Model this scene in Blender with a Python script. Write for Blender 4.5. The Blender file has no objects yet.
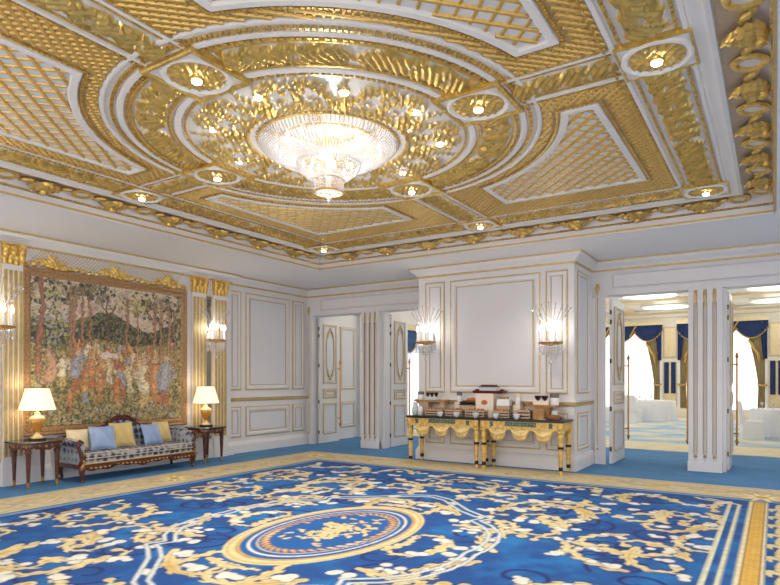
import bpy, math, random
import numpy as np
from mathutils import Vector
R = math.radians
PI = math.pi
sc = bpy.context.scene
COL = sc.collection

# ------------------------------------------------------------------ camera, world, sun, exposure
cam_d = bpy.data.cameras.new('camera'); cam = bpy.data.objects.new('camera', cam_d); COL.objects.link(cam)
cam.location = (0, 0, 1.55); cam.rotation_euler = (R(90), 0, R(32.75))
cam_d.sensor_width = 36; cam_d.lens = 27.646; cam_d.shift_y = 0.1122; cam_d.clip_start = 0.05; cam_d.clip_end = 200
sc.camera = cam
w = bpy.data.worlds.new('world'); sc.world = w; w.use_nodes = True
w.node_tree.nodes['Background'].inputs[0].default_value = (1.0, 0.965, 0.96, 1)
w.node_tree.nodes['Background'].inputs[1].default_value = 1.3
def lamp(name, kind, loc, energy, color=(1, 1, 1), **kw):
    d = bpy.data.lights.new(name, kind); d.energy = energy; d.color = color
    for k, v in kw.items(): setattr(d, k, v)
    o = bpy.data.objects.new(name, d); COL.objects.link(o); o.location = loc
    return o
sun = lamp('sun', 'SUN', (-20, 40, 20), 2.2, (1, .97, .92), angle=R(8))
sun.rotation_euler = Vector((0.55, -0.75, -0.55)).to_track_quat('-Z', 'Y').to_euler()
VS = sc.view_settings
VS.view_transform = 'Standard'; VS.look = 'None'; VS.gamma = 1; VS.use_curve_mapping = False
VS.exposure = 0.68
sc.cycles.use_denoising = True

# ------------------------------------------------------------------ colour and materials
def S(r, g, b):
    f = lambda c: (c / 255 / 12.92) if c <= 10 else ((c / 255 + .055) / 1.055) ** 2.4
    return (f(r), f(g), f(b))
def SA(a):
    a = np.asarray(a, float) / 255
    return np.where(a <= .04045, a / 12.92, ((a + .055) / 1.055) ** 2.4)
def mat(name, col, rough=.5, metal=0., var=.0, scale=8., bump=.0, emit=None, estr=0., col2=None, spec=.5, sheen=0, coat=0):
    m = bpy.data.materials.new(name); m.use_nodes = True
    nt = m.node_tree; b = nt.nodes['Principled BSDF']
    b.inputs['Base Color'].default_value = (*col, 1); b.inputs['Roughness'].default_value = rough
    b.inputs['Metallic'].default_value = metal; b.inputs['Specular IOR Level'].default_value = spec
    if sheen: b.inputs['Sheen Weight'].default_value = sheen
    if coat: b.inputs['Coat Weight'].default_value = coat
    if emit: b.inputs['Emission Color'].default_value = (*emit, 1); b.inputs['Emission Strength'].default_value = estr
    tc = nt.nodes.new('ShaderNodeTexCoord'); nz = nt.nodes.new('ShaderNodeTexNoise')
    nz.inputs['Scale'].default_value = scale; nz.inputs['Detail'].default_value = 4
    nt.links.new(tc.outputs['Object'], nz.inputs['Vector'])
    if var or col2:
        mx = nt.nodes.new('ShaderNodeMix'); mx.data_type = 'RGBA'
        c2 = col2 or tuple(c * (1 - var) for c in col)
        mx.inputs['A'].default_value = (*c2, 1); mx.inputs['B'].default_value = (*col, 1)
        rp = nt.nodes.new('ShaderNodeValToRGB'); rp.color_ramp.elements[0].position = .38; rp.color_ramp.elements[1].position = .62
        nt.links.new(nz.outputs['Fac'], rp.inputs['Fac']); nt.links.new(rp.outputs['Color'], mx.inputs['Factor'])
        nt.links.new(mx.outputs['Result'], b.inputs['Base Color'])
    if bump:
        bp = nt.nodes.new('ShaderNodeBump'); bp.inputs['Strength'].default_value = bump; bp.inputs['Distance'].default_value = .01
        nt.links.new(nz.outputs['Fac'], bp.inputs['Height']); nt.links.new(bp.outputs['Normal'], b.inputs['Normal'])
    return m
def mat_attr(name, rough=.8, metal=0., bump=0., scale=60., rough_gold=None, sheen=0):
    """colour and (alpha) gilding from the mesh's colour attribute"""
    m = bpy.data.materials.new(name); m.use_nodes = True
    nt = m.node_tree; b = nt.nodes['Principled BSDF']
    at = nt.nodes.new('ShaderNodeVertexColor'); at.layer_name = 'Col'
    nt.links.new(at.outputs['Color'], b.inputs['Base Color'])
    b.inputs['Roughness'].default_value = rough
    if sheen: b.inputs['Sheen Weight'].default_value = sheen
    if metal:
        mm = nt.nodes.new('ShaderNodeMath'); mm.operation = 'MULTIPLY'; mm.inputs[1].default_value = metal
        nt.links.new(at.outputs['Alpha'], mm.inputs[0]); nt.links.new(mm.outputs[0], b.inputs['Metallic'])
    if bump:
        tc = nt.nodes.new('ShaderNodeTexCoord'); nz = nt.nodes.new('ShaderNodeTexNoise'); nz.inputs['Scale'].default_value = scale
        bp = nt.nodes.new('ShaderNodeBump'); bp.inputs['Strength'].default_value = bump; bp.inputs['Distance'].default_value = .01
        nt.links.new(tc.outputs['Object'], nz.inputs['Vector'])
        nt.links.new(nz.outputs['Fac'], bp.inputs['Height']); nt.links.new(bp.outputs['Normal'], b.inputs['Normal'])
    return m
def mat_sheer(name, col, tr=.65, transp=.1):
    m = bpy.data.materials.new(name); m.use_nodes = True
    nt = m.node_tree; nt.nodes.clear()
    o = nt.nodes.new('ShaderNodeOutputMaterial'); d = nt.nodes.new('ShaderNodeBsdfDiffuse'); t = nt.nodes.new('ShaderNodeBsdfTranslucent')
    p = nt.nodes.new('ShaderNodeBsdfTransparent'); a = nt.nodes.new('ShaderNodeMixShader'); b = nt.nodes.new('ShaderNodeMixShader')
    d.inputs[0].default_value = (*col, 1); t.inputs[0].default_value = (*col, 1)
    a.inputs[0].default_value = tr; nt.links.new(d.outputs[0], a.inputs[1]); nt.links.new(t.outputs[0], a.inputs[2])
    b.inputs[0].default_value = transp; nt.links.new(a.outputs[0], b.inputs[1]); nt.links.new(p.outputs[0], b.inputs[2])
    nt.links.new(b.outputs[0], o.inputs[0])
    return m
def mat_crystal(name):
    m = bpy.data.materials.new(name); m.use_nodes = True
    nt = m.node_tree; nt.nodes.clear()
    o = nt.nodes.new('ShaderNodeOutputMaterial'); g = nt.nodes.new('ShaderNodeBsdfGlossy'); t = nt.nodes.new('ShaderNodeBsdfTranslucent')
    p = nt.nodes.new('ShaderNodeBsdfTransparent'); a = nt.nodes.new('ShaderNodeMixShader'); b = nt.nodes.new('ShaderNodeMixShader')
    g.inputs['Roughness'].default_value = .08; g.inputs[0].default_value = (1, 1, 1, 1); t.inputs[0].default_value = (.95, .95, .97, 1)
    a.inputs[0].default_value = .55; nt.links.new(g.outputs[0], a.inputs[1]); nt.links.new(t.outputs[0], a.inputs[2])
    b.inputs[0].default_value = .25; nt.links.new(a.outputs[0], b.inputs[1]); nt.links.new(p.outputs[0], b.inputs[2])
    nt.links.new(b.outputs[0], o.inputs[0])
    return m
def mat_stripe(name, ca, cb, axis, freq, rough=.7):
    m = mat(name, ca, rough); nt = m.node_tree; b = nt.nodes['Principled BSDF']
    tc = nt.nodes.new('ShaderNodeTexCoord'); wv = nt.nodes.new('ShaderNodeTexWave'); wv.bands_direction = axis
    wv.inputs['Scale'].default_value = freq; wv.inputs['Distortion'].default_value = .4
    rp = nt.nodes.new('ShaderNodeValToRGB'); rp.color_ramp.elements[0].color = (*ca, 1); rp.color_ramp.elements[1].color = (*cb, 1)
    rp.color_ramp.elements[0].position = .4; rp.color_ramp.elements[1].position = .6
    nt.links.new(tc.outputs['Object'], wv.inputs['Vector']); nt.links.new(wv.outputs['Fac'], rp.inputs['Fac'])
    nt.links.new(rp.outputs['Color'], b.inputs['Base Color'])
    return m
def mat_damask(name, ca, cb, cc):
    """woven blue damask: repeating motif from two waves and a voronoi"""
    m = mat(name, ca, .75); nt = m.node_tree; b = nt.nodes['Principled BSDF']
    tc = nt.nodes.new('ShaderNodeTexCoord'); vo = nt.nodes.new('ShaderNodeTexVoronoi'); vo.inputs['Scale'].default_value = 9
    vo.inputs['Randomness'].default_value = .25
    nz = nt.nodes.new('ShaderNodeTexNoise'); nz.inputs['Scale'].default_value = 26
    ad = nt.nodes.new('ShaderNodeMath'); ad.operation = 'MULTIPLY_ADD'; ad.inputs[1].default_value = .55
    rp = nt.nodes.new('ShaderNodeValToRGB'); e = rp.color_ramp.elements
    e[0].position = .58; e[0].color = (*cb, 1); e[1].position = .84; e[1].color = (*ca, 1)
    k = e.new(.70); k.color = (*cc, 1)
    nt.links.new(tc.outputs['Object'], vo.inputs['Vector']); nt.links.new(tc.outputs['Object'], nz.inputs['Vector'])
    nt.links.new(nz.outputs['Fac'], ad.inputs[0]); nt.links.new(vo.outputs['Distance'], ad.inputs[2])
    nt.links.new(ad.outputs[0], rp.inputs['Fac']); nt.links.new(rp.outputs['Color'], b.inputs['Base Color'])
    return m

GOLD_C = S(238, 200, 112); WHITE_C = (.85, .81, .75)
M = {}
M['white'] = mat('white_paint', (.81, .785, .78), .45, var=.02, scale=3)
M['panel'] = mat('pale_panel_fabric', (.775, .765, .785), .7, var=.02, scale=30)
M['cream'] = mat('cream_paint', (.82, .76, .64), .5, var=.03)
M['plaster'] = mat('ceiling_plaster', WHITE_C, .6, var=.03, scale=4)
M['tan'] = mat('tan_frieze_paint', S(206, 182, 150), .6, var=.12, scale=40, bump=.3)
M['gold'] = mat('gilding', GOLD_C, .30, .7, var=.28, scale=22, bump=.35)
M['goldline'] = mat('gilded_line_paint', S(212, 184, 122), .4, .25, var=.15, scale=12)
M['goldpale'] = mat('pale_gold_paint', S(230, 210, 164), .45, .15, var=.1, scale=12)
M['weave'] = mat('woven_gold_strip', S(226, 186, 102), .36, .5, var=.2, scale=30)
M['weavebase'] = mat('woven_ground', S(206, 176, 122), .6, var=.15, scale=30)
M['brass'] = mat('brass', S(214, 160, 82), .25, .9, var=.1)
M['relief'] = mat_attr('gilded_relief', .30, .72, bump=.25, scale=70)
M['rug'] = mat_attr('rug_wool', .95, bump=.25, scale=220, sheen=.0)
M['tapestry'] = mat_attr('tapestry_weave', .95, bump=.3, scale=160)
M['carpet'] = mat('blue_carpet', S(80, 136, 186), .95, var=.12, scale=2.5, bump=.15)
M['crystal'] = mat_crystal('cut_crystal')
M['chandbulb'] = mat('lit_chandelier_bulb', (1, 1, 1), .4, emit=(1, .96, .9), estr=3)
M['bulb'] = mat('lit_bulb', (1, 1, 1), .4, emit=(1, .96, .9), estr=4)
M['lens'] = mat('lit_downlight_lens', (1, 1, 1), .4, emit=(1, .96, .9), estr=14)
M['mirror'] = mat('mirror_glass', (.62, .60, .56), .04, 1.0)
M['darkwood'] = mat('carved_mahogany', S(96, 44, 24), .3, var=.4, scale=14, coat=.4)
M['granite'] = mat('dark_granite', S(52, 52, 58), .15, var=.5, scale=90, coat=.5)
M['ormolu'] = mat('gilt_mount', S(206, 160, 86), .35, .7, var=.3, scale=40)
M['damask'] = mat_damask('blue_damask', S(176, 180, 186), S(40, 58, 104), S(120, 128, 150))
M['satinblue'] = mat('ice_blue_satin', S(150, 176, 216), .35, var=.12, scale=9, bump=.2, sheen=.3)
M['satingold'] = mat('gold_satin', S(226, 200, 128), .45, var=.12, scale=9, bump=.2, sheen=.3)
M['satincream'] = mat('cream_satin', S(236, 220, 182), .5, var=.08, scale=9, bump=.2)
M['shade'] = mat('lit_lamp_shade', S(250, 236, 200), .8, emit=(1, .86, .62), estr=.5)
M['amber'] = mat('amber_glazed_urn', S(232, 160, 62), .15, .1, var=.35, scale=18, coat=.6)
M['ivory'] = mat('ivory_glaze', S(238, 212, 150), .25, var=.1, coat=.4)
M['yellowgilt'] = mat('old_gilt_paint', S(238, 198, 112), .42, .3, var=.28, scale=16, bump=.25)
M['swag'] = mat('carved_swag_gilt', S(246, 214, 142), .42, .25, var=.3, scale=20, bump=.4)
M['plaque'] = mat('dark_green_marbled_plaque', S(34, 54, 50), .3, col2=S(120, 140, 120), scale=60)
M['black'] = mat('black_lacquer', S(24, 24, 26), .3, var=.2)
M['crate'] = mat('washed_wood', S(204, 176, 150), .7, var=.15, scale=18)
M['oak'] = mat('oiled_board_wood', S(186, 138, 84), .6, var=.3, scale=14)
M['porcelain'] = mat('white_porcelain', (.85, .85, .85), .2, coat=.3)
M['choc'] = mat('dark_chocolate', S(52, 24, 22), .35, var=.4, scale=40)
M['redbrown'] = mat('red_lacquer', S(112, 32, 26), .35, var=.3, scale=20)
M['pastry'] = mat('baked_pastry', S(206, 136, 66), .6, var=.4, scale=30, bump=.6)
M['bread'] = mat('brown_bread', S(150, 92, 56), .7, var=.35, scale=30, bump=.6)
M['greycap'] = mat('grey_glass_fill', S(118, 108, 104), .4, var=.3, scale=50)
M['glass'] = mat('case_glass', S(196, 214, 210), .08, coat=.5)
M['creamjar'] = mat('cream_jar', S(232, 222, 190), .3, var=.1)
M['box'] = mat('pedestal_card', S(244, 228, 212), .6)
M['logo'] = mat('printed_orange_mark', S(206, 128, 60), .6, var=.3, scale=60)
M['linen'] = mat('white_linen', (.86, .86, .87), .8, var=.02, bump=.1, scale=20)
M['sheer'] = mat_sheer('sheer_voile', (.93, .93, .92), .7, .05)
M['navy'] = mat('navy_velvet', S(26, 48, 96), .8, var=.25, scale=6)
M['swagblue'] = mat('blue_velvet', S(52, 92, 142), .8, var=.2, scale=6)
M['drape'] = mat_stripe('striped_drape_silk', S(92, 84, 70), S(190, 168, 112), 'X', 9)
M['trimgold'] = mat('gold_braid', S(204, 168, 92), .6, .2, var=.2, scale=60)
M['hinge'] = mat('dark_bronze', S(80, 66, 52), .4, .6)
M['cove'] = mat('lit_cove', (1, 1, 1), .5, emit=(1, .98, .94), estr=.9)
M['ballcarpet'] = mat('pale_ballroom_carpet', S(226, 218, 196), .95, col2=S(150, 186, 214), scale=.9, bump=.1)
M['ballcream'] = mat('cream_carpet_border', S(232, 220, 186), .95, var=.1, scale=3)
M['fruit'] = mat('citrus_and_berries', S(226, 170, 60), .4, col2=S(170, 60, 50), scale=22)

# ------------------------------------------------------------------ mesh helpers
class MB:
    def __init__(s): s.v = []; s.f = []; s.m = []
    def add(s, vs, fs, m=0):
        n = len(s.v); s.v += [tuple(map(float, p)) for p in vs]
        s.f += [tuple(i + n for i in f) for f in fs]; s.m += [m] * len(fs); return s
    def box(s, x0, x1, y0, y1, z0, z1, m=0):
        return s.add([(x0, y0, z0), (x1, y0, z0), (x1, y1, z0), (x0, y1, z0), (x0, y0, z1), (x1, y0, z1), (x1, y1, z1), (x0, y1, z1)],
                     [(0, 3, 2, 1), (4, 5, 6, 7), (0, 1, 5, 4), (1, 2, 6, 5), (2, 3, 7, 6), (3, 0, 4, 7)], m)
    def obox(s, c, dx, dy, dz, rz=0, m=0, ry=0):
        cs, sn = math.cos(rz), math.sin(rz); cy, sy = math.cos(ry), math.sin(ry)
        vs = []
        for z in (-dz / 2, dz / 2):
            for x, y in ((-dx / 2, -dy / 2), (dx / 2, -dy / 2), (dx / 2, dy / 2), (-dx / 2, dy / 2)):
                X, Z = x * cy + z * sy, -x * sy + z * cy
                vs.append((c[0] + X * cs - y * sn, c[1] + X * sn + y * cs, c[2] + Z))
        return s.add(vs, [(0, 3, 2, 1), (4, 5, 6, 7), (0, 1, 5, 4), (1, 2, 6, 5), (2, 3, 7, 6), (3, 0, 4, 7)], m)
    def tube(s, pts, r, n=8, m=0, caps=True):
        pts = [Vector(p) for p in pts]; L = len(pts)
        rs = r if hasattr(r, '__len__') else [r] * L
        vs = []; up = None
        for i, p in enumerate(pts):
            t = (pts[min(i + 1, L - 1)] - pts[max(i - 1, 0)]).normalized()
            if up is None: up = Vector((0, 0, 1)) if abs(t.z) < .9 else Vector((1, 0, 0))
            a = t.cross(up)
            if a.length < 1e-4: a = t.cross(Vector((0, 1, .1)))
            a.normalize(); b = a.cross(t).normalized(); up = b
            for k in range(n):
                an = 2 * PI * k / n; vs.append(p + a * (math.cos(an) * rs[i]) + b * (math.sin(an) * rs[i]))
        fs = [(i * n + k, i * n + (k + 1) % n, (i + 1) * n + (k + 1) % n, (i + 1) * n + k) for i in range(L - 1) for k in range(n)]
        if caps: fs += [tuple(range(n))[::-1], tuple((L - 1) * n + k for k in range(n))]
        return s.add(vs, fs, m)
    def lathe(s, prof, c=(0, 0, 0), n=20, m=0, wob=0, nw=0, sx=1, sy=1):
        vs = []; fs = []
        for r, z in prof:
            for k in range(n):
                a = 2 * PI * k / n; rr = r * (1 + wob * math.cos(nw * a)); vs.append((c[0] + rr * math.cos(a) * sx, c[1] + rr * math.sin(a) * sy, c[2] + z))
        for i in range(len(prof) - 1):
            for k in range(n):
                fs.append((i * n + k, i * n + (k + 1) % n, (i + 1) * n + (k + 1) % n, (i + 1) * n + k))
        if prof[0][0] > 1e-5: fs.append(tuple(range(n))[::-1])
        if prof[-1][0] > 1e-5: fs.append(tuple((len(prof) - 1) * n + k for k in range(n)))
        return s.add(vs, fs, m)
    def ball(s, c, r, m=0, n=8, k=5, sz=1, sx=1, sy=1):
        return s.lathe([(r * math.sin(PI * i / k) + 1e-6, -r * sz * math.cos(PI * i / k)) for i in range(k + 1)], c, n, m, sx=sx, sy=sy)
    def octa(s, c, r, h, m=0):
        x, y, z = c
        return s.add([(x + r, y, z), (x, y + r, z), (x - r, y, z), (x, y - r, z), (x, y, z + h), (x, y, z - h)],
                     [(0, 1, 4), (1, 2, 4), (2, 3, 4), (3, 0, 4), (1, 0, 5), (2, 1, 5), (3, 2, 5), (0, 3, 5)], m)
    def torus(s, c, R0, r, n=24, k=6, m=0, ax=(1, 0, 0), ay=(0, 1, 0), sx=1, sy=1):
        ax, ay = Vector(ax), Vector(ay); az = ax.cross(ay); c = Vector(c); vs = []
        for i in range(n):
            a = 2 * PI * i / n; d = ax * math.cos(a) * sx + ay * math.sin(a) * sy
            for j in range(k):
                b = 2 * PI * j / k; vs.append(c + d * (R0 + r * math.cos(b)) + az * (r * math.sin(b)))
        return s.add(vs, [(i * k + j, ((i + 1) % n) * k + j, ((i + 1) % n) * k + (j + 1) % k, i * k + (j + 1) % k) for i in range(n) for j in range(k)], m)
    def sweep(s, path, prof, fn, closed=False, m=0):
        """sweep profile (offset, height) along a 2-D path; fn(a,b,h) -> world; m int or list per profile segment"""
        P = [np.array(p, float) for p in path]; L = len(P); Q = []
        for i in range(L):
            d0 = P[i] - P[i - 1] if (closed or i > 0) else P[1] - P[0]
            d1 = P[(i + 1) % L] - P[i] if (closed or i < L - 1) else P[-1] - P[-2]
            d0 = d0 / np.linalg.norm(d0); d1 = d1 / np.linalg.norm(d1)
            n0 = np.array([-d0[1], d0[0]]); n1 = np.array([-d1[1], d1[0]])
            Q.append((n0 + n1) / max(.3, 1 + n0 @ n1))
        k = len(prof)
        vs = [fn(*(P[i] + Q[i] * o), h) for i in range(L) for o, h in prof]
        for j in range(k - 1):
            fs = [(i * k + j, ((i + 1) % L) * k + j, ((i + 1) % L) * k + j + 1, i * k + j + 1) for i in range(L if closed else L - 1)]
            if j == 0: n = len(s.v); s.v += [tuple(map(float, p)) for p in vs]
            s.f += [tuple(q + n for q in f) for f in fs]; s.m += [m[j] if hasattr(m, '__len__') else m] * len(fs)
        return s
    def build(s, name, mats, parent=None, smooth=None, loc=None, flip=False):
        me = bpy.data.meshes.new(name); me.from_pydata(s.v, [], s.f)
        if not isinstance(mats, (list, tuple)): mats = [mats]
        for q in mats: me.materials.append(q)
        if len(mats) > 1: me.polygons.foreach_set('material_index', s.m)
        me.validate(); me.update()
        import bmesh
        bm = bmesh.new(); bm.from_mesh(me); bmesh.ops.recalc_face_normals(bm, faces=bm.faces); bm.to_mesh(me); bm.free()
        if smooth:
            me.polygons.foreach_set('use_smooth', [True] * len(me.polygons)); me.set_sharp_from_angle(angle=R(smooth))
        o = bpy.data.objects.new(name, me); COL.objects.link(o)
        if parent: o.parent = parent
        if loc: o.location = loc
        return o
def empty(name, loc=(0, 0, 0), rz=0, label=None, cat=None, group=None, kind=None, parent=None):
    o = bpy.data.objects.new(name, None); COL.objects.link(o); o.location = loc; o.rotation_euler = (0, 0, rz); o.empty_display_size = .1
    if parent: o.parent = parent
    return tag(o, label, cat, group, kind)
def tag(o, label=None, cat=None, group=None, kind=None):
    if label: o['label'] = label
    if cat: o['category'] = cat
    if group: o['group'] = group
    if kind: o['kind'] = kind
    return o
def children(o): return [c for c in bpy.data.objects if c.parent == o]
KIDS = {}
def copy_tree(o, parent=None):
    c = o.copy(); COL.objects.link(c)
    if parent: c.parent = parent
    for ch in children(o): copy_tree(ch, c)
    return c
def struct(o): o['kind'] = 'structure'; return o
FW = lambda a, b, h: (a, b, h)                     # plan: path in x,y ; h = z
WL = lambda X: (lambda a, b, h: (X + h, a, b))      # left wall facing +x: a = y, b = z
WB = lambda Y: (lambda a, b, h: (a, Y - h, b))      # back wall facing -y: a = x, b = z
def rect(a0, a1, b0, b1): return [(a0, b0), (a1, b0), (a1, b1), (a0, b1)]

# ------------------------------------------------------------------ drawing fields (relief, rug, tapestry)

def vnoise(a, b, scale, seed=0):
    g = np.random.default_rng(seed).random((int(np.ceil(a.max() / scale - a.min() / scale)) + 3, int(np.ceil(b.max() / scale - b.min() / scale)) + 3))
    x = (a - a.min()) / scale; y = (b - b.min()) / scale; i = x.astype(int); j = y.astype(int); fx = x - i; fy = y - j
    fx = fx * fx * (3 - 2 * fx); fy = fy * fy * (3 - 2 * fy)
    return (g[i, j] * (1 - fx) + g[i + 1, j] * fx) * (1 - fy) + (g[i, j + 1] * (1 - fx) + g[i + 1, j + 1] * fx) * fy
class Field:
    def __init__(s, A, B):
        s.A = np.asarray(A); s.B = np.asarray(B); s.a, s.b = np.meshgrid(s.A, s.B, indexing='ij'); s.s = np.full(s.a.shape, -1.0)
    def disc(s, x, y, r, pad=.02):
        i0, i1 = np.searchsorted(s.A, (x - r - pad, x + r + pad)); j0, j1 = np.searchsorted(s.B, (y - r - pad, y + r + pad))
        if i1 <= i0 or j1 <= j0: return
        d = r - np.hypot(s.a[i0:i1, j0:j1] - x, s.b[i0:i1, j0:j1] - y)
        np.maximum(s.s[i0:i1, j0:j1], d, out=s.s[i0:i1, j0:j1])
    def stroke(s, P, rad, step=None):
        P = np.asarray(P, float); L = np.concatenate([[0], np.cumsum(np.hypot(*np.diff(P, axis=0).T))])
        rad = np.interp(L, np.linspace(0, L[-1], len(rad)), rad) if hasattr(rad, '__len__') else np.full(len(P), rad)
        st = step or max(.008, float(np.max(rad)) * .35)
        for t in np.arange(0, L[-1] + 1e-6, st):
            s.disc(np.interp(t, L, P[:, 0]), np.interp(t, L, P[:, 1]), np.interp(t, L, rad))
    def leafy(s, P, w, lobe=2.4, every=1.6, ang=55, taper=True, side=(1, -1)):
        """acanthus scroll: stem with curling leaflets"""
        P = np.asarray(P, float); L = np.concatenate([[0], np.cumsum(np.hypot(*np.diff(P, axis=0).T))])
        n = 12; ww = [w * (.55 + .45 * math.sin(PI * min(1, .15 + .85 * q / n))) * (1 - .6 * q / n if taper else 1) for q in range(n + 1)]
        s.stroke(P, ww); sd = 0
        for t in np.arange(w, L[-1], w * every):
            q = t / L[-1]; f = (1 - .55 * q) if taper else 1
            x, y = np.interp(t, L, P[:, 0]), np.interp(t, L, P[:, 1]); e = min(t + .01, L[-1])
            dx, dy = np.interp(e, L, P[:, 0]) - np.interp(e - .02, L, P[:, 0]), np.interp(e, L, P[:, 1]) - np.interp(e - .02, L, P[:, 1])
            th = math.atan2(dy, dx); sg = side[sd % len(side)]; sd += 1
            a0 = th + sg * R(ang); a1 = th + sg * R(ang - 45); l = w * lobe * f
            p1 = (x + l * .55 * math.cos(a0), y + l * .55 * math.sin(a0)); p2 = (p1[0] + l * .5 * math.cos(a1), p1[1] + l * .5 * math.sin(a1))
            s.stroke([(x, y), p1, p2], [w * .75 * f, w * .62 * f, w * .22 * f], step=w * .4)
def spiral(cx, cy, r0, r1, a0, turns, n=48):
    t = np.linspace(0, 1, n); a = a0 + t * turns * 2 * PI; r = r0 + (r1 - r0) * t ** .8
    return np.stack([cx + r * np.cos(a), cy + r * np.sin(a)], 1)
def grid_mesh(name, A, B, fn, H, col, keep, m, parent=None, smooth=True):
    """height-field mesh over A x B, fn(a,b,h) vectorised -> xyz arrays; col = (n,m,4); keep = bool mask of vertices"""
    a, b = np.meshgrid(A, B, indexing='ij'); x, y, z = fn(a, b, H)
    V = np.stack([x, y, z], -1).reshape(-1, 3); n, k = a.shape
    idx = np.arange(n * k).reshape(n, k); q = np.stack([idx[:-1, :-1], idx[1:, :-1], idx[1:, 1:], idx[:-1, 1:]], -1).reshape(-1, 4)
    C = col.reshape(-1, 4)
    if keep is not None:
        kk = keep.reshape(-1); q = q[kk[q].all(1)]; used = np.zeros(n * k, bool); used[q.reshape(-1)] = True
        rm = np.cumsum(used) - 1; V = V[used]; C = C[used]; q = rm[q]
    me = bpy.data.meshes.new(name)
    me.vertices.add(len(V)); me.vertices.foreach_set('co', V.astype(np.float32).ravel())
    me.loops.add(len(q) * 4); me.loops.foreach_set('vertex_index', q.astype(np.int32).ravel())
    me.polygons.add(len(q)); me.polygons.foreach_set('loop_start', np.arange(0, len(q) * 4, 4, dtype=np.int32))
    me.update(calc_edges=True)
    ca = me.color_attributes.new('Col', 'FLOAT_COLOR', 'POINT'); ca.data.foreach_set('color', C.astype(np.float32).ravel())
    if smooth: me.polygons.foreach_set('use_smooth', np.ones(len(q), bool))
    me.materials.append(m)
    o = bpy.data.objects.new(name, me); COL.objects.link(o)
    if parent: o.parent = parent
    return o
def relief(name, F, fn, parent, depth=.04, rmax=.035, keep=None, ground=WHITE_C, gold=GOLD_C, seed=1, bed=None):
    s = np.clip(F.s / rmax, 0, 1); h = depth * np.sqrt(np.clip(1 - (1 - s) ** 2, 0, 1)) * (.72 + .28 * np.sin(F.a * 95 + F.b * 70) * (s > .15))
    g = np.clip(F.s / .006 + .5, 0, 1)[..., None]
    if bed is not None: g = np.maximum(g, bed[..., None]); h = h + bed * .006
    v = (.8 + .35 * vnoise(F.a, F.b, .05, seed))[..., None]
    c = np.concatenate([np.array(ground) * (1 - g) + np.array(gold) * g * v, g], -1)
    return grid_mesh(name, F.A, F.B, fn, h, c, keep, M['relief'], parent)

# ================================================================== ROOM SHELL
XL, XLB, XR, YB, YP, YF = -9.6, -9.5, 1.65, 11.4, 10.25, -1.3
ZS, ZC = 3.73, 3.95
floor = struct(MB().box(-16, 6, -1.3, 27.3, -.1, 0).build('floor', M['carpet']))

# ---- walls
wl = empty('wall_left', kind='structure')
MB().box(XL - .2, XL, YF, 13.35, 0, ZS + .3).build('wall_face', M['white'], wl)
MB().box(XL, XLB, YF, 8.66, 0, ZS).build('pilaster_bay', M['white'], wl)
wb = empty('wall_back', kind='structure')
YBL = 11.2
b = MB(); b.box(-2.87, 1.65, YB, YB + .35, 3.10, ZS + .3); b.box(-9.6, -5.92, YBL, YBL + .35, 3.10, ZS + .3)
b.box(-9.6, -9.42, YBL, YBL + .35, 0, 3.10); b.box(.5, 1.65, YB, YB + .35, 0, 3.10)
b.build('wall_face', M['white'], wb)
b = MB(); b.box(-5.92, -2.87, YP, YB + .35, 0, ZS); b.build('chimney_breast', M['white'], wb)
wr = empty('wall_right', kind='structure')
b = MB(); b.box(XR, XR + .2, -1.3, 11.75, 0, .55); b.box(XR, XR + .2, -1.3, 11.75, 3.2, ZS + .3)
for y in (-1.3, 2.45, 5.25, 8.05, 10.85): b.box(XR, XR + .2, y, y + .6, .55, 3.2)  # openings between piers are invented, out of view, to flood world light in
b.build('wall_face', M['white'], wr)
def frame(b, a0, a1, z0, z1, fn, w=.10):
    """double gilt line with a white ogee between and a pale inset field"""
    b.sweep(rect(a0, a1, z0, z1), [(0, 0), (0, .016), (.016, .018), (.02, .0)], fn, True, 1)
    b.sweep(rect(a0, a1, z0, z1), [(.018, .012), (.03, .026), (w * .55, .028), (w * .8, .012)], fn, True, 0)
    b.sweep(rect(a0, a1, z0, z1), [(w * .9, 0), (w * .9, .012), (w, .012), (w, 0)], fn, True, 1)
    i = w
    b.add([fn(a0 + i, z0 + i, .004), fn(a1 - i, z0 + i, .004), fn(a1 - i, z1 - i, .004), fn(a0 + i, z1 - i, .004)], [(0, 1, 2, 3)], 2)
PM = [M['white'], M['goldline'], M['panel']]
for a0, a1, w_ in ((8.70, 9.03, .06), (9.17, 10.54, .10), (10.66, 11.06, .07)):
    for z0, z1 in ((.33, .98), (1.33, 3.43)):
        b = MB(); frame(b, a0, a1, z0, z1, WL(XL), w_ + .03); b.build('panel_moulding', PM, wl)
for a0, a1, w_ in ((-5.76, -5.34, .07), (-5.22, -3.46, .11), (-3.36, -2.98, .07)):
    for z0, z1 in ((.33, .98), (1.31, 3.44)):
        b = MB(); frame(b, a0, a1, z0, z1, WB(YP), w_ + .03); b.build('panel_moulding', PM, wb)
for z0, z1 in ((.33, .98), (1.31, 3.44)):
    b = MB(); frame(b, 10.42, 11.15, z0, z1, WL(-2.87), .08); b.build('panel_moulding', PM, wb)
    b = MB(); frame(b, 10.42, 11.15, z0, z1, lambda a, c, h: (-5.92 - h, a, c), .08); b.build('panel_moulding', PM, wb)
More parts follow.
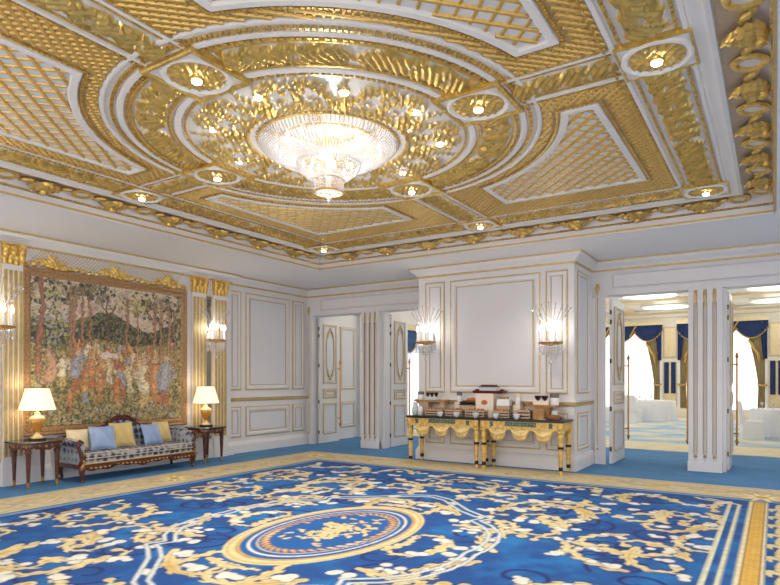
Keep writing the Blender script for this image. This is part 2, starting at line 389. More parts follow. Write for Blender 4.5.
# chair rails
def rail(name, parent, path):
    b = MB(); b.sweep(path, [(0, 1.09), (.02, 1.10), (.035, 1.125), (.035, 1.155), (.05, 1.17), (.05, 1.185), (0, 1.19)], FW, False, [0, 1, 1, 1, 0, 0])
    return b.build(name, [M['white'], M['goldline']], parent)
rail('chair_rail', wl, [(XL, YBL), (XL, 8.66)])
rail('chair_rail', wb, [(-2.87, YB), (-2.87, YP), (-5.92, YP), (-5.92, YB)])
b = MB()
for k in range(76): b.box(-5.9 + k * .04, -5.9 + k * .04 + .022, YP - .055, YP - .03, 1.125, 1.158)
for k in range(27): b.box(-2.84, -2.815, YP + .02 + k * .04, YP + .042 + k * .04, 1.125, 1.158)
b.build('rail_carving', M['goldline'], wb)
# frieze line panel above doors
for x0, x1, yy in ((-9.3, -6.0, YBL), (-2.62, 1.6, YB)):
    b = MB(); frame(b, x0 + .1, x1 - .1, 3.2, 3.5, WB(yy), .05)
    b.build('header_panel', [M['white'], M['white'], M['white']], wb)
# baseboards
BP = [(0, 0), (.045, 0), (.045, .17), (.035, .20), (.015, .24), (0, .25)]
def base(name, path): return struct(MB().sweep(path, BP, FW).build(name, M['white']))
base('baseboard_left', [(XL, YBL), (XL, 8.66), (XLB, 8.66), (XLB, YF)])
base('baseboard_back', [(-2.87, YB), (-2.87, YP), (-5.92, YP), (-5.92, YB)])
# cornice below the soffit
CP = [(0, 3.545), (.03, 3.55), (.035, 3.575), (.02, 3.585), (.05, 3.62), (.11, 3.66), (.13, 3.695), (.15, 3.70), (.155, 3.725), (.14, 3.73)]
cpath = [(XR, YB), (-2.87, YB), (-2.87, YP), (-5.92, YP), (-5.92, YBL), (XL, YBL), (XL, 8.66), (XLB, 8.66), (XLB, YF)]
struct(MB().sweep(cpath, CP, FW, False, [1, 1, 0, 0, 0, 0, 0, 1, 1]).build('trim_1', [M['white'], M['goldline']]))

# ================================================================== CEILING
CX, CY = -3.79, 4.75
HU, HV = 3.79, 4.45               # half sizes of the coffer
A_, B_ = 3.06, 3.69
ceil = empty('ceiling', kind='structure')
def cf(drop0=0): return lambda u, v, h: (CX + u, CY + v, ZC - drop0 - h)
b = MB()
x0, x1, y0, y1 = CX - HU, CX + HU, CY - HV, CY + HV
for q in ((XL, x0, YF, YB), (x1, XR, YF, YB), (x0, x1, YF, y0), (x0, x1, y1, YB)):
    b.add([(q[0], q[2], ZS), (q[1], q[2], ZS), (q[1], q[3], ZS), (q[0], q[3], ZS)], [(0, 1, 2, 3)])
b.build('soffit', mat('soffit_white', (.88, .87, .875), .6), ceil)
b = MB(); b.add([(XL, YF, ZC + .08), (XR, YF, ZC + .08), (XR, YB, ZC + .08), (XL, YB, ZC + .08)], [(0, 1, 2, 3)]); b.build('roof_slab', M['white'], ceil)
cr = lambda d: [(-HU - d, -HV - d), (-HU - d, HV + d), (HU + d, HV + d), (HU + d, -HV - d)]     # clockwise: +offset = outward? (left normal of cw = outward)
# fascia, lip lines, cove
b = MB()
rr = rect(-HU, HU, -HV, HV)
b.sweep(rr, [(0, ZC - 3.73 - .0), (-.0, ZC - 3.705), ], cf(), True, 0)
b.sweep(rr, [(-.012, ZC - ZS + .004), (.012, ZC - ZS + .006), (.014, ZC - ZS - .02), (.0, ZC - ZS - .024)], cf(), True, 1)
b.sweep(rr, [(0, ZC - ZS - .02), (0, .125)], cf(), True, 0)
b.sweep(rr, [(0, .118), (.008, .118), (.012, .11), (.008, .10), (.0, .10)], cf(), True, 1)
b.sweep(rr, [(.0, .1), (.012, .05), (.04, .015), (.13, .0)], cf(), True, 0)
b.build('coffer_fascia', [M['white'], M['goldline']], ceil, smooth=35)
b = MB(); b.sweep(rr, [(.13, .0), (.35, .0)], cf(), True); b.build('frieze_ground', M['tan'], ceil)
b = MB(); b.sweep(rr, [(.34, .0), (.345, .035), (.38, .04), (.40, .03), (.47, .03), (.49, .015), (.53, .012), (.53, 0)], cf(), True); b.build('frieze_moulding', M['plaster'], ceil, smooth=30)
b = MB(); b.add([cf()(-3.3, -3.96, 0), cf()(3.3, -3.96, 0), cf()(3.3, 3.96, 0), cf()(-3.3, 3.96, 0)], [(0, 1, 2, 3)]); b.build('ceiling_field', M['plaster'], ceil)

# ---- frieze: rings and acanthus leaves round the coffer
def to_side(side, s, d, h):
    """side: 0 left,1 back,2 right,3 front; s along, d inward from lip, h drop"""
    if side == 0: return (CX - HU + d, CY + s, ZC - h)
    if side == 2: return (CX + HU - d, CY + s, ZC - h)
    if side == 1: return (CX + s, CY + HV - d, ZC - h)
    return (CX + s, CY - HV + d, ZC - h)
def ring_mb(side, s):
    b = MB(); n, k = 22, 6; vs = []
    for i in range(n):
        a = 2 * PI * i / n
        for j in range(k):
            t = 2 * PI * j / k; rad = .105 + .03 * math.cos(t)
            d = .160 + rad * math.sin(a) * .98; h = .036 - .10 * (d - .16) + .022 * math.sin(t)
            vs.append(to_side(side, s + rad * math.cos(a), d, h))
    b.add(vs, [(i * k + j, ((i + 1) % n) * k + j, ((i + 1) % n) * k + (j + 1) % k, i * k + (j + 1) % k) for i in range(n) for j in range(k)])
    vs = [to_side(side, s + .09 * math.cos(2 * PI * i / n), .160 + .085 * math.sin(2 * PI * i / n), .034 - .10 * .085 * math.sin(2 * PI * i / n)) for i in range(n)]
    b.add(vs, [tuple(range(n))], 1)
    return b
def leaf_mb(side, s):
    b = MB(); na, nb = 22, 16; vs = []
    for i in range(na):
        p = i / (na - 1)                                   # 0 at lip, 1 at the tip
        wd = .215 * max(0, 1 - max(0, (p - .06) / .94) ** 1.7) ** .75 * (.88 + .12 * abs(math.sin(p * 5.5 * PI))) * min(1, .62 + 2.2 * p) + .008
        for j in range(nb + 1):
            q = -1 + 2 * j / nb
            d = .05 + .275 * p - .03 * abs(q) ** 2 * p
            h = .055 - .035 * p + .040 * (1 - q * q) + .034 * abs(math.cos(q * 3.0 * PI)) * (1 - abs(q) * .3) * (.4 + .6 * abs(math.sin(p * 4.5 * PI)))
            vs.append(to_side(side, s + q * wd, d, max(h, .004)))
    b.add(vs, [(i * (nb + 1) + j, (i + 1) * (nb + 1) + j, (i + 1) * (nb + 1) + j + 1, i * (nb + 1) + j + 1) for i in range(na - 1) for j in range(nb)])
    c = to_side(side, s, .075, .085)
    b.lathe([(.001, -.065), (.03, -.06), (.04, -.045), (.032, -.02), (.045, 0), (.05, .03), (.001, .05)], c, 10)
    return b
def link_mb(side, s0, s1):
    b = MB(); pts = []
    for i in range(11):
        p = i / 10; pts.append(to_side(side, s0 + (s1 - s0) * p, .15 + .04 * math.sin(p * 2 * PI), .03))
    b.tube(pts, [.012 + .012 * math.sin(PI * (i / 10)) + .01 * math.sin(i * 2.2) ** 2 for i in range(11)], 6); return b
for side, (h_, n_) in ((0, (HV, 9)), (2, (HV, 9)), (1, (HU, 8))):
    step = (2 * h_ - .78) / n_
    for k in range(n_ + 1):
        s = h_ - .39 - k * step
        ring_mb(side, s).build('frieze_ring', [M['gold'], M['plaster']], ceil, smooth=50)
        if k < n_:
            leaf_mb(side, s - step / 2).build('frieze_leaf', M['gold'], ceil, smooth=60)
            link_mb(side, s - .13, s - step / 2 + .13).build('frieze_link', M['gold'], ceil, smooth=60)
            link_mb(side, s - step / 2 - .13, s - step + .13).build('frieze_link', M['gold'], ceil, smooth=60)
# rope line at the lip
b = MB()
for side, h_ in ((0, HV), (2, HV), (1, HU)):
    for s in np.arange(-h_ + .03, h_, .045):
        b.obox(to_side(side, s, .012, .112), .02, .02, .024, rz=.8)
b.build('lip_rope', M['gold'], ceil)

# ---- bead and moulding lines
def beads(b, path, closed, step=.055, size=.02, drop=.012):
    P = [np.array(p, float) for p in path]; L = len(P)
    for i in range(L if closed else L - 1):
        p, q = P[i], P[(i + 1) % L]; d = q - p; l = np.linalg.norm(d); a = math.atan2(d[1], d[0])
        for t in np.arange(step / 2, l, step):
            c = p + d * (t / l); b.obox((CX + c[0], CY + c[1], ZC - drop), step * .62, size, .028, a)
def circ(r, a0=0, a1=2 * PI, n=96): return [(r * math.cos(a0 + (a1 - a0) * i / n), r * math.sin(a0 + (a1 - a0) * i / n)) for i in range(n + 1)]
bd = MB(); mo = MB(); gl = MB()
LINE = [(-.02, 0), (-.016, .02), (.0, .026), (.016, .02), (.02, 0)]
WIDE = [(-.045, 0), (-.04, .022), (-.02, .03), (.02, .03), (.04, .022), (.045, 0)]
cc = circ(1.0)[:-1]
sc_ = lambda r: [(x * r, y * r) for x, y in cc]
mo.sweep(sc_(1.44), [(-.032, 0), (-.028, .022), (0, .028), (.028, .022), (.032, 0)], cf(), True)
mo.sweep(sc_(1.925), [(-.03, 0), (-.026, .02), (0, .026), (.026, .02), (.03, 0)], cf(), True); mo.sweep(sc_(2.07), LINE, cf(), True)
gl.sweep(sc_(1.84), LINE, cf(), True); gl.sweep(sc_(1.51), LINE, cf(), True)
beads(bd, sc_(1.99), True, .045, .03); beads(bd, sc_(1.875), True, .05, .018); beads(bd, sc_(1.375), True, .05, .018)
# beams along the axes
for sg in (-1, 1):
    for (ax, lim) in ((0, 2.79), (1, 3.42)):
        for off in (-.22, .22):
            T = (lambda s, o: (s, o)) if ax == 0 else (lambda s, o: (o, s))
            mo.sweep([T(sg * 1.90, off), T(sg * lim, off)], LINE if True else 0, cf(), False)
            beads(bd, [T(sg * 1.95, off * 1.2), T(sg * lim, off * 1.2)], False)
            gl.sweep([T(sg * 1.90, off * .78), T(sg * lim, off * .78)], [(-.008, 0), (-.006, .014), (.006, .014), (.008, 0)], cf(), False)
# border frame
for (u, v, pr) in ((2.80, 3.43, LINE), (3.28, 3.92, LINE)):
    mo.sweep(rect(-u, u, -v, v), pr, cf(), True)
for (u, v) in ((2.86, 3.49), (3.23, 3.87)): beads(bd, rect(-u, u, -v, v), True)
beads(bd, rect(-2.74, 2.74, -3.37, 3.37), True, .05, .018)
mo.build('white_moulding', M['plaster'], ceil, smooth=50); bd.build('bead_rows', M['gold'], ceil); gl.build('gilded_line', M['gold'], ceil, smooth=50)

# ---- quadrant fields: woven gold lattice with a trellis panel set in
PU0, PU1, PV0, PV1, PR = .80, 2.44, .62, 2.82, 2.32
def panel_outline(su, sv, grow=0.):
    r = PR - grow; u0, u1, v0, v1 = PU0 - grow, PU1 + grow, PV0 - grow, PV1 + grow
    pts = [(u1, v0), (u1, v1), (u0, v1)]
    a0 = math.acos(u0 / r); a1 = math.asin(v0 / r)
    pts += [(r * math.cos(a0 + (a1 - a0) * i / 20), r * math.sin(a0 + (a1 - a0) * i / 20)) for i in range(21)]
    pts = [(su * x, sv * y) for x, y in pts]
    return pts if su * sv > 0 else pts[::-1]
def in_panel(u, v, g=0): return (u > PU0 - g) & (u < PU1 + g) & (v > PV0 - g) & (v < PV1 + g) & (np.hypot(u, v) > PR - g)
def in_quad(u, v): return (u > .25) & (v > .25) & (u < 2.78) & (v < 3.40) & (np.hypot(u, v) > 2.09)
def lattice(b, inside, step, wd, drop, su, sv, m=0, ang=45, over=.006):
    for di, sg in enumerate((1, -1)):
        a = R(ang) * sg; d = np.array([math.cos(a), math.sin(a)]); n = np.array([-d[1], d[0]])
        for o in np.arange(-5, 5, step):
            t = np.arange(-5, 6, .02); u = d[0] * t + n[0] * o; v = d[1] * t + n[1] * o
            k = inside(u, v); e = np.flatnonzero(np.diff(np.concatenate([[0], k.astype(int), [0]])))
            for i0, i1 in zip(e[::2], e[1::2]):
                if i1 - i0 < 2: continue
                p, q = t[i0], t[i1 - 1]; vs = []
                for tt in (p, q):
                    for off, hh in ((-wd / 2, 0), (-wd * .28, drop), (wd * .28, drop), (wd / 2, 0)):
                        uu, vv = d * tt + n * (o + off); vs.append(cf()(su * uu, sv * vv, hh + di * over))
                b.add(vs, [(0, 1, 5, 4), (1, 2, 6, 5), (2, 3, 7, 6), (0, 3, 2, 1), (4, 5, 6, 7)], m)
for su in (-1, 1):
    for sv in (-1, 1):
        b = MB(); lattice(b, lambda u, v: in_quad(u, v) & ~in_panel(u, v, .13), .062, .031, .014, su, sv)
        # backing ground between the strips
        a0, a1 = math.acos(.25 / 2.09), math.asin(.25 / 2.09)
        g = [(2.78, .25), (2.78, 3.40), (.25, 3.40)] + [(2.09 * math.cos(a0 + (a1 - a0) * i / 20), 2.09 * math.sin(a0 + (a1 - a0) * i / 20)) for i in range(21)]
        b.add([cf()(su * x, sv * y, .003) for x, y in g], [tuple(range(len(g)))], 1)
        b.build('woven_lattice', [M['weave'], M['weavebase']], ceil)
        b = MB(); pg = panel_outline(su, sv, .0)
        b.sweep(pg, [(-.07, 0), (-.068, .03), (-.055, .034), (-.012, .034), (0, .022), (0, .008)], cf(), True, 0)
        b.add([cf()(x, y, .008) for x, y in pg], [tuple(range(len(pg)))], 0)
        lattice(b, lambda u, v: in_panel(u, v, -.0), .128, .034, .018, su, sv, 1, 47, .008)
        b.build('trellis_panel', [M['plaster'], M['weave']], ceil)
        b = MB(); beads(b, panel_outline(su, sv, .10), True, .04, .022); b.build('panel_bead', M['gold'], ceil)

# ---- carved reliefs
def carved_strip(name, length, half, fn, parent, seed, cross=True, res=.0115):
    """leaf carving along a strip; s in 0..length, t in -half..half"""
    A = np.arange(0, length + res, res); B = np.arange(-half, half + res / 2, res); F = Field(A, B); r2 = np.random.default_rng(seed)
    segs = [(0.04, length / 2 - .10), (length - .04, length / 2 + .10)] if cross else [(0.04, length - .04)]
    hole = np.zeros(F.a.shape, bool)
    for s0, s1 in segs:
        sg = 1 if s1 > s0 else -1; L = abs(s1 - s0); n = max(2, int(round(L / (half * 1.25)))); st = L / n
        F.stroke([(s0 + sg * x, half * .12 * math.sin(x * 9)) for x in np.linspace(0, L, 24)], [.022, .018, .012])
        for i in range(n):
            c = s0 + sg * st * i
            for q in (-1, 1):
                for k in range(7):
                    am = half * (.10 + .82 * k / 6); ln = st * (1.55 - .95 * k / 6) * r2.uniform(.9, 1.1); p = np.linspace(0, 1, 10)
                    F.stroke(np.stack([c + sg * ln * p ** 1.15, q * am * np.sin(p * PI * .56) * (1 - .12 * p)], 1), [.015, .014, .011, .006], step=.007)
                if i % 2 == 0: F.stroke(spiral(c + sg * st * .95, q * half * .52, half * .26, .01, q, 1.2 * q * sg, 18), .010)
            if i % 2 == 1: hole |= (np.abs(F.a - c - sg * st * .1) / .05 + np.abs(F.b) / .035) < 1
        F.disc(s1 - sg * .02, 0, half * .3)
    if cross:
        m_ = length / 2
        for q in (-1, 1):
            x = np.linspace(-.16, .16, 14); F.stroke(np.stack([m_ + x, q * half * .85 * np.sin(x / .16 * PI / 2)], 1), .014)
    edge = np.abs(F.b) < half * (.86 + .10 * np.sin(F.a * 26))
    near = (np.abs(F.a - length / 2) > .15 + .08 * (1 - np.abs(F.b) / half)) if cross else True
    bed = (edge & near & (F.a > .03) & (F.a < length - .03)).astype(float)
    F.s[hole] = -1; bed[hole] = 0
    relief(name, F, fn, parent, .05, .014, seed=seed, bed=bed)
sd = 10
for sg in (-1, 1):
    carved_strip('carved_beam', .86, .14, lambda s, t, h, g=sg: (CX + g * (1.92 + s), CY + t, ZC - h - .002), ceil, sd, False); sd += 1
    carved_strip('carved_beam', 1.48, .14, lambda s, t, h, g=sg: (CX + t, CY + g * (1.92 + s), ZC - h - .002), ceil, sd, False); sd += 1
    for q in (-1, 1):
        carved_strip('border_carving', 3.15, .155, lambda s, t, h, g=sg, q=q: (CX + g * 3.05 + t, CY + q * (.27 + s), ZC - h - .002), ceil, sd); sd += 1
        carved_strip('border_carving', 2.53, .155, lambda s, t, h, g=sg, q=q: (CX + q * (.27 + s), CY + g * 3.68 + t, ZC - h - .002), ceil, sd); sd += 1
RM = 1.67
for k in range(4):
    a0 = k * PI / 2 + .17; ln = RM * (PI / 2 - .34)
    carved_strip('ring_carving', ln, .145, lambda s, t, h, a0=a0: (CX + (RM + t) * np.cos(a0 + s / RM), CY + (RM + t) * np.sin(a0 + s / RM), ZC - h - .002), ceil, sd); sd += 1
# central scrollwork disc
A = np.arange(-1.40, 1.401, .0115); F = Field(A, A)
for k in range(8):
    a = k * PI / 4
    def pol(r, t): return (r * math.cos(a + t), r * math.sin(a + t))
    for q in (-1, 1):
        P = [pol(.80 + .42 * math.sin(x * PI * .62), q * (.02 + .36 * x)) for x in np.linspace(0, 1, 22)]
        F.leafy(P, .034, 2.5, 1.5, 60)
        c = pol(1.16, q * .20); F.leafy(spiral(c[0], c[1], .15, .02, a + q * 2.4, -q * 1.25, 40), .026, 2.2, 1.8, 55)
        c = pol(.93, q * .26); F.leafy(spiral(c[0], c[1], .10, .02, a + PI - q, q * 1.1, 30), .020, 2.2, 1.8, 55)
        c = pol(1.29, q * .33); F.stroke([pol(1.20, q * .30), c, pol(1.32, q * .25)], [.03, .026, .01])
    F.leafy([pol(.84, 0), pol(1.0, .02), pol(1.18, -.02), pol(1.33, 0)], .028, 2.6, 1.2, 65)
    F.leafy([pol(.86, PI / 8), pol(1.08, PI / 8 + .02), pol(1.30, PI / 8)], .028, 2.8, 1.2, 65)
F.stroke(np.array(circ(.80, n=200)), .022)
keep = np.hypot(F.a, F.b) < 1.40
relief('scroll_disc', F, lambda u, v, h: (CX + u, CY + v, ZC - h - .002), ceil, .06, .024, keep, seed=3)
# medallions: square slab, gilt bar frame, round rosette
def medallion(u, v, half, bars):
    b = MB(); b.box(CX + u - half, CX + u + half, CY + v - half, CY + v + half, ZC - .036, ZC)
    b.sweep(sc_(half * .86) if 0 else [(u + x * half * .92, v + y * half * .92) for x, y in cc[::3]], [(-.025, .036), (-.02, .052), (.0, .056), (.02, .044), (.03, .036)], cf(), True, 0)
    o = b.build('medallion', M['plaster'], ceil, smooth=40)
    b = MB(); b.sweep(rect(u - half, u + half, v - half, v + half), [(-.03, .0), (-.03, .05), (-.02, .06), (.0, .06), (.012, .05), (.012, .036)] if bars else [(-.012, 0), (-.012, .044), (.006, .044), (.006, .036)], cf(), True)
    b.build('gilt_frame', M['gold'], o)
    r = half * .86; A = np.linspace(-r, r, 44); F = Field(A, A)
    for k in range(16):
        a = 2 * PI * k / 16; F.stroke([(r * .22 * math.cos(a), r * .22 * math.sin(a)), (r * .6 * math.cos(a), r * .6 * math.sin(a)), (r * .9 * math.cos(a), r * .9 * math.sin(a))], [r * .06, r * .13, r * .07])
    F.stroke(np.array(circ(r * .3, n=30)), r * .1)
    relief('rosette', F, lambda x, y, h: (CX + u + x, CY + v + y, ZC - .037 - h), o, .03, .03, np.hypot(F.a, F.b) < r * .99, ground=S(196, 160, 96), seed=5)
for u, v in ((0, -1.64), (1.64, 0), (0, 1.64), (-1.64, 0)): medallion(u, v, .27, True)
for u, v in ((A_, 0), (-A_, 0), (0, B_), (0, -B_), (A_, B_), (-A_, B_), (A_, -B_), (-A_, -B_)): medallion(u, v, .245, False)

# ================================================================== DOWNLIGHTS
def downlight(u, v, label, power=52, drop=.075, top=ZC - .036):
    t = empty('downlight', (CX + u, CY + v, top), 0, label, 'ceiling light', 'recessed ceiling downlights')
    d = drop - .03
    MB().lathe([(.052, 0), (.052, -d * .5), (.046, -d * .8), (.039, -d * .8), (.039, 0)], n=20).build('trim_ring', M['gold'], t, smooth=40)
    MB().lathe([(.039, -d * .7), (.038, -d - .004), (.025, -d - .012), (.001, -d - .015)], n=16).build('lens', M['lens'], t, smooth=60)
    l = lamp('downlight_beam', 'SPOT', (0, 0, -d - .05), power, (1, .93, .82), spot_size=R(125), spot_blend=.8, shadow_soft_size=.05); l.parent = t
for u, v, lab in ((0, -1.64, 'downlight in the ring medallion at the near left of the chandelier'),
                  (1.64, 0, 'downlight in the ring medallion on the right of the chandelier'),
                  (0, 1.64, 'downlight in the ring medallion beyond the right edge of the chandelier'),
                  (-1.64, 0, 'downlight in the ring medallion lower left of the chandelier'),
                  (A_, 0, 'downlight in the large border medallion at the upper right of the ceiling'),
                  (-A_, 0, 'downlight in the border medallion above the tapestry wall'),
                  (0, B_, 'downlight in the middle medallion of the far ceiling border, above the pier'),
                  (A_, B_, 'downlight in the far right corner medallion of the ceiling border'),
                  (-A_, B_, 'downlight in the far left corner medallion above the room corner'),
                  ): downlight(u, v, lab)
for ang, lab in ((-83, 'small downlight in the scrollwork just right of the near left medallion'), (-128, 'small downlight on the left side of the scrollwork disc'),
                 (-172, 'small downlight in the scrollwork below left of the crystal basket'), (-45, 'small downlight at the top of the scrollwork disc, above the chandelier'),
                 (-8, 'small downlight in the scrollwork at the upper right of the chandelier'), (32, 'small downlight in the right edge of the scrollwork disc'),
                 (80, 'small downlight in the scrollwork below right of the crystal basket')):
    downlight(1.12 * math.cos(R(ang)), 1.12 * math.sin(R(ang)), lab, 34, .06, ZC)

# ================================================================== CHANDELIER
ch = empty('chandelier', (CX, CY, ZC), 0, 'large basket-shaped crystal chandelier hanging from the centre of the gilded ceiling', 'chandelier')
def z_(z): return z - ZC
def bead_net(name, prof, nst, nb, r, smooth=None, ribs=0):
    P = np.array(prof, float); L = np.concatenate([[0], np.cumsum(np.hypot(*np.diff(P, axis=0).T))]); b = MB()
    for i in range(nb):
        t = L[-1] * i / (nb - 1); rr, zz = np.interp(t, L, P[:, 0]), np.interp(t, L, P[:, 1])
        for k in range(nst):
            a = 2 * PI * (k + .5 * (i % 2) * 0) / nst; q = r * (1.0 if rr > .3 else .85)
            b.octa((rr * math.cos(a), rr * math.sin(a), z_(zz)), q, q * 1.05)
    return tag(b.build(name, M['crystal'], ch), kind='stuff')
bowl = [(.695, 3.93), (.685, 3.90), (.655, 3.865), (.60, 3.82), (.53, 3.785), (.45, 3.755), (.36, 3.73), (.30, 3.715)]
tier = [(.325, 3.76), (.325, 3.73), (.31, 3.69), (.275, 3.645), (.22, 3.60), (.16, 3.565)]
drum = [(.145, 3.565), (.147, 3.53), (.147, 3.47), (.140, 3.445)]
bead_net('bead_net', bowl, 108, 24, .0132); bead_net('bead_net', tier, 56, 15, .012); bead_net('bead_net', drum, 34, 7, .010)
b = MB(); b.torus((0, 0, z_(3.935)), .70, .014, 48, 6); b.torus((0, 0, z_(3.925)), .50, .012, 40, 6)
for k in range(6):
    a = k * PI / 3; b.tube([(0, 0, z_(3.90)), (.35 * math.cos(a), .35 * math.sin(a), z_(3.935)), (.70 * math.cos(a), .70 * math.sin(a), z_(3.935))], .01, 6)
b.lathe([(.14, 0), (.14, -.02), (.06, -.035), (.03, -.06)], n=16)
b.build('gilt_frame', M['gold'], ch, smooth=50)
MB().lathe([(.03, -.06), (.03, -.38), (.02, -.5), (.012, -.56)], n=12).build('stem', M['crystal'], ch, smooth=50)
b = MB()
for k in range(64):
    a = 2 * PI * k / 64; b.octa((.71 * math.cos(a), .71 * math.sin(a), z_(3.945)), .02, .016)
tag(b.build('bead_fringe', M['crystal'], ch), kind='stuff')
b = MB()
for (rr, zz) in ((.325, 3.765), (.148, 3.57), (.143, 3.44)): b.torus((0, 0, z_(zz)), rr, .009, 40, 6)
b.build('tier_hoops', M['ormolu'], ch, smooth=50)
b = MB()
for k in range(5): b.octa((0, 0, z_(3.43 - .01 * k)), .02, .01)
for rr, n in ((.13, 40), (.10, 30), (.07, 22), (.04, 12)):
    for k in range(n): a = 2 * PI * k / n; b.octa((rr * math.cos(a), rr * math.sin(a), z_(3.435 - .012 * (1 - rr / .13))), .010, .010)
b.ball((0, 0, z_(3.39)), .028, n=10, k=6); b.octa((0, 0, z_(3.35)), .012, .02)
b.build('finial', M['crystal'], ch)
for k in range(18):
    a = 2 * PI * k / 18; rr = .52 if k % 3 else .40
    MB().lathe([(.001, .05), (.014, .03), (.018, .0), (.010, -.02), (.010, -.04)], (rr * math.cos(a), rr * math.sin(a), z_(3.865)), 8).build('bulb', M['chandbulb'], ch, smooth=60)
for k in range(6):
    a = 2 * PI * k / 6 + .3
    MB().lathe([(.001, .04), (.014, .02), (.016, .0), (.010, -.03)], (.2 * math.cos(a), .2 * math.sin(a), z_(3.70)), 8).build('bulb', M['chandbulb'], ch, smooth=60)
for (x, y, z, e) in ((.25, .25, 3.87, .8), (-.25, .25, 3.87, .8), (.25, -.25, 3.87, .8), (-.25, -.25, 3.87, .8), (0, 0, 3.66, .6)):
    l = lamp('chandelier_glow', 'POINT', (x, y, z_(z)), e, (1, .95, .87), shadow_soft_size=.08); l.parent = ch
l = lamp('chandelier_light', 'POINT', (0, 0, z_(3.05)), 22, (1, .95, .88), shadow_soft_size=.12); l.parent = ch

# ================================================================== LEFT WALL: pilasters, mirrors, festoon
def capital_relief(name, y0, y1, parent):
    w_ = y1 - y0; A = np.linspace(0, w_, 30); B = np.linspace(0, .31, 34); F = Field(A, B)
    for row, (zb, n, hh) in enumerate(((.01, 4, .12), (.08, 3, .15))):
        for k in range(n):
            x = w_ * (k + .5) / n; F.stroke([(x, zb), (x, zb + hh * .7), (x + .012, zb + hh)], [.02, .034, .02])
    for q in (0, 1):
        x = .05 if q == 0 else w_ - .05; F.stroke(spiral(x, .255, .04, .008, 0, 1.3 * (1 if q else -1), 24), .012)
    F.disc(w_ / 2, .25, .03)
    F.stroke([(0, .30), (w_, .30)], .014)
    relief(name, F, lambda a, c, h: (XLB + .062 + .03 * (c / .31) + h * .8, y0 + (a - w_ / 2) * (1 + .18 * c / .31) + w_ / 2, 3.25 + c), parent, .045, .03, ground=S(196, 146, 50), seed=9)
def pilaster(y0, y1, n=4):
    t = empty('trim_2', kind='structure')
    b = MB(); b.box(XLB, XLB + .06, y0, y1, .30, 3.25, 0); b.box(XLB, XLB + .09, y0 - .02, y1 + .02, 0, .28, 0); b.box(XLB, XLB + .075, y0 - .01, y1 + .01, .28, .33, 0)
    b.box(XLB, XLB + .06, y0 - .0, y1 + .0, 3.25, 3.56, 1)
    b.build('shaft', [M['white'], M['gold']], t)
    b = MB(); w_ = y1 - y0
    for k in range(n):
        c = y0 + w_ * (k + .5) / n; q = w_ / n * .36
        b.sweep(rect(c - q, c + q, .42, 3.17), [(0, 0), (.004, .012), (q * .9, .012)], WL(XLB + .06), True); b.add([(XLB + .072, c - q * .2, .42 + q), (XLB + .072, c + q * .2, .42 + q), (XLB + .072, c + q * .2, 3.16), (XLB + .072, c - q * .2, 3.16)], [(0, 1, 2, 3)])
    b.build('gilded_flutes', M['goldline'], t)
    capital_relief('capital', y0 - .015, y1 + .015, t)
for y0, y1 in ((3.72, 4.02), (4.28, 4.56), (7.65, 7.98), (8.18, 8.50)): pilaster(y0, y1)
for y0, y1, lab in ((4.02, 4.28, 'narrow mirror strip between pilasters at the left edge of the picture'), (7.98, 8.18, 'narrow mirror strip between the pair of pilasters right of the tapestry')):
    o = empty('wall_mirror', (XLB, (y0 + y1) / 2, .36), 0, lab, 'mirror', 'mirror strips between the pilasters')
    h = (y1 - y0) / 2 - .004
    MB().box(0, .012, -h, h, 0, 2.88).build('mirror_glass', M['mirror'], o)
    MB().sweep(rect(-h, h, 0, 2.88), [(0, 0), (0, .025), (.018, .025), (.022, .012)], lambda a, c, g: (g, a, c), True).build('mirror_frame', M['goldpale'], o)
A = np.arange(0, 2.96, .013); B = np.arange(0, .305, .011); F = Field(A, B); lat = np.zeros(F.a.shape)
for k in (0.42, 1.48, 2.54):
    for q in (-1, 1):
        F.leafy([(k, .04), (k + q * .10, .12), (k + q * .2, .13), (k + q * .3, .07)], .045, 2.0, 1.0, 60)
        F.leafy(spiral(k + q * .07, .15, .07, .02, PI / 2, q * .9, 20), .03, 2, 1.3, 50)
    F.disc(k, .12, .08)
for k in np.arange(.05, 2.95, .11): F.disc(k, .035 + .03 * math.sin(k * 5.9) ** 2, .04); F.disc(k + .05, .07 + .03 * math.sin(k * 8), .026)
fe = empty('festoon', kind='structure', parent=wl)
b = MB()
for sgn in (1, -1):
    for o in np.arange(-.3, 3.0, .06):
        p0, p1 = (o, 0), (o + .3, .3)
        if sgn < 0: p0, p1 = (o + .3, 0), (o, .3)
        q = [p for p in (p0, p1)]
        if min(p0[0], p1[0]) < 0 or max(p0[0], p1[0]) > 2.93: continue
        d = .006
        b.add([(XLB + .004, 4.58 + p0[0] - d, 3.26), (XLB + .004, 4.58 + p0[0] + d, 3.26), (XLB + .004, 4.58 + p1[0] + d, 3.555), (XLB + .004, 4.58 + p1[0] - d, 3.555)], [(0, 1, 2, 3)])
b.build('festoon_lattice', mat('lattice_paint', S(196, 176, 136), .6), fe)
relief('festoon_relief', F, lambda a, c, h: (XLB + .003 + h, 4.58 + a, 3.255 + c), fe, .06, .045, F.s > -.008, seed=12)

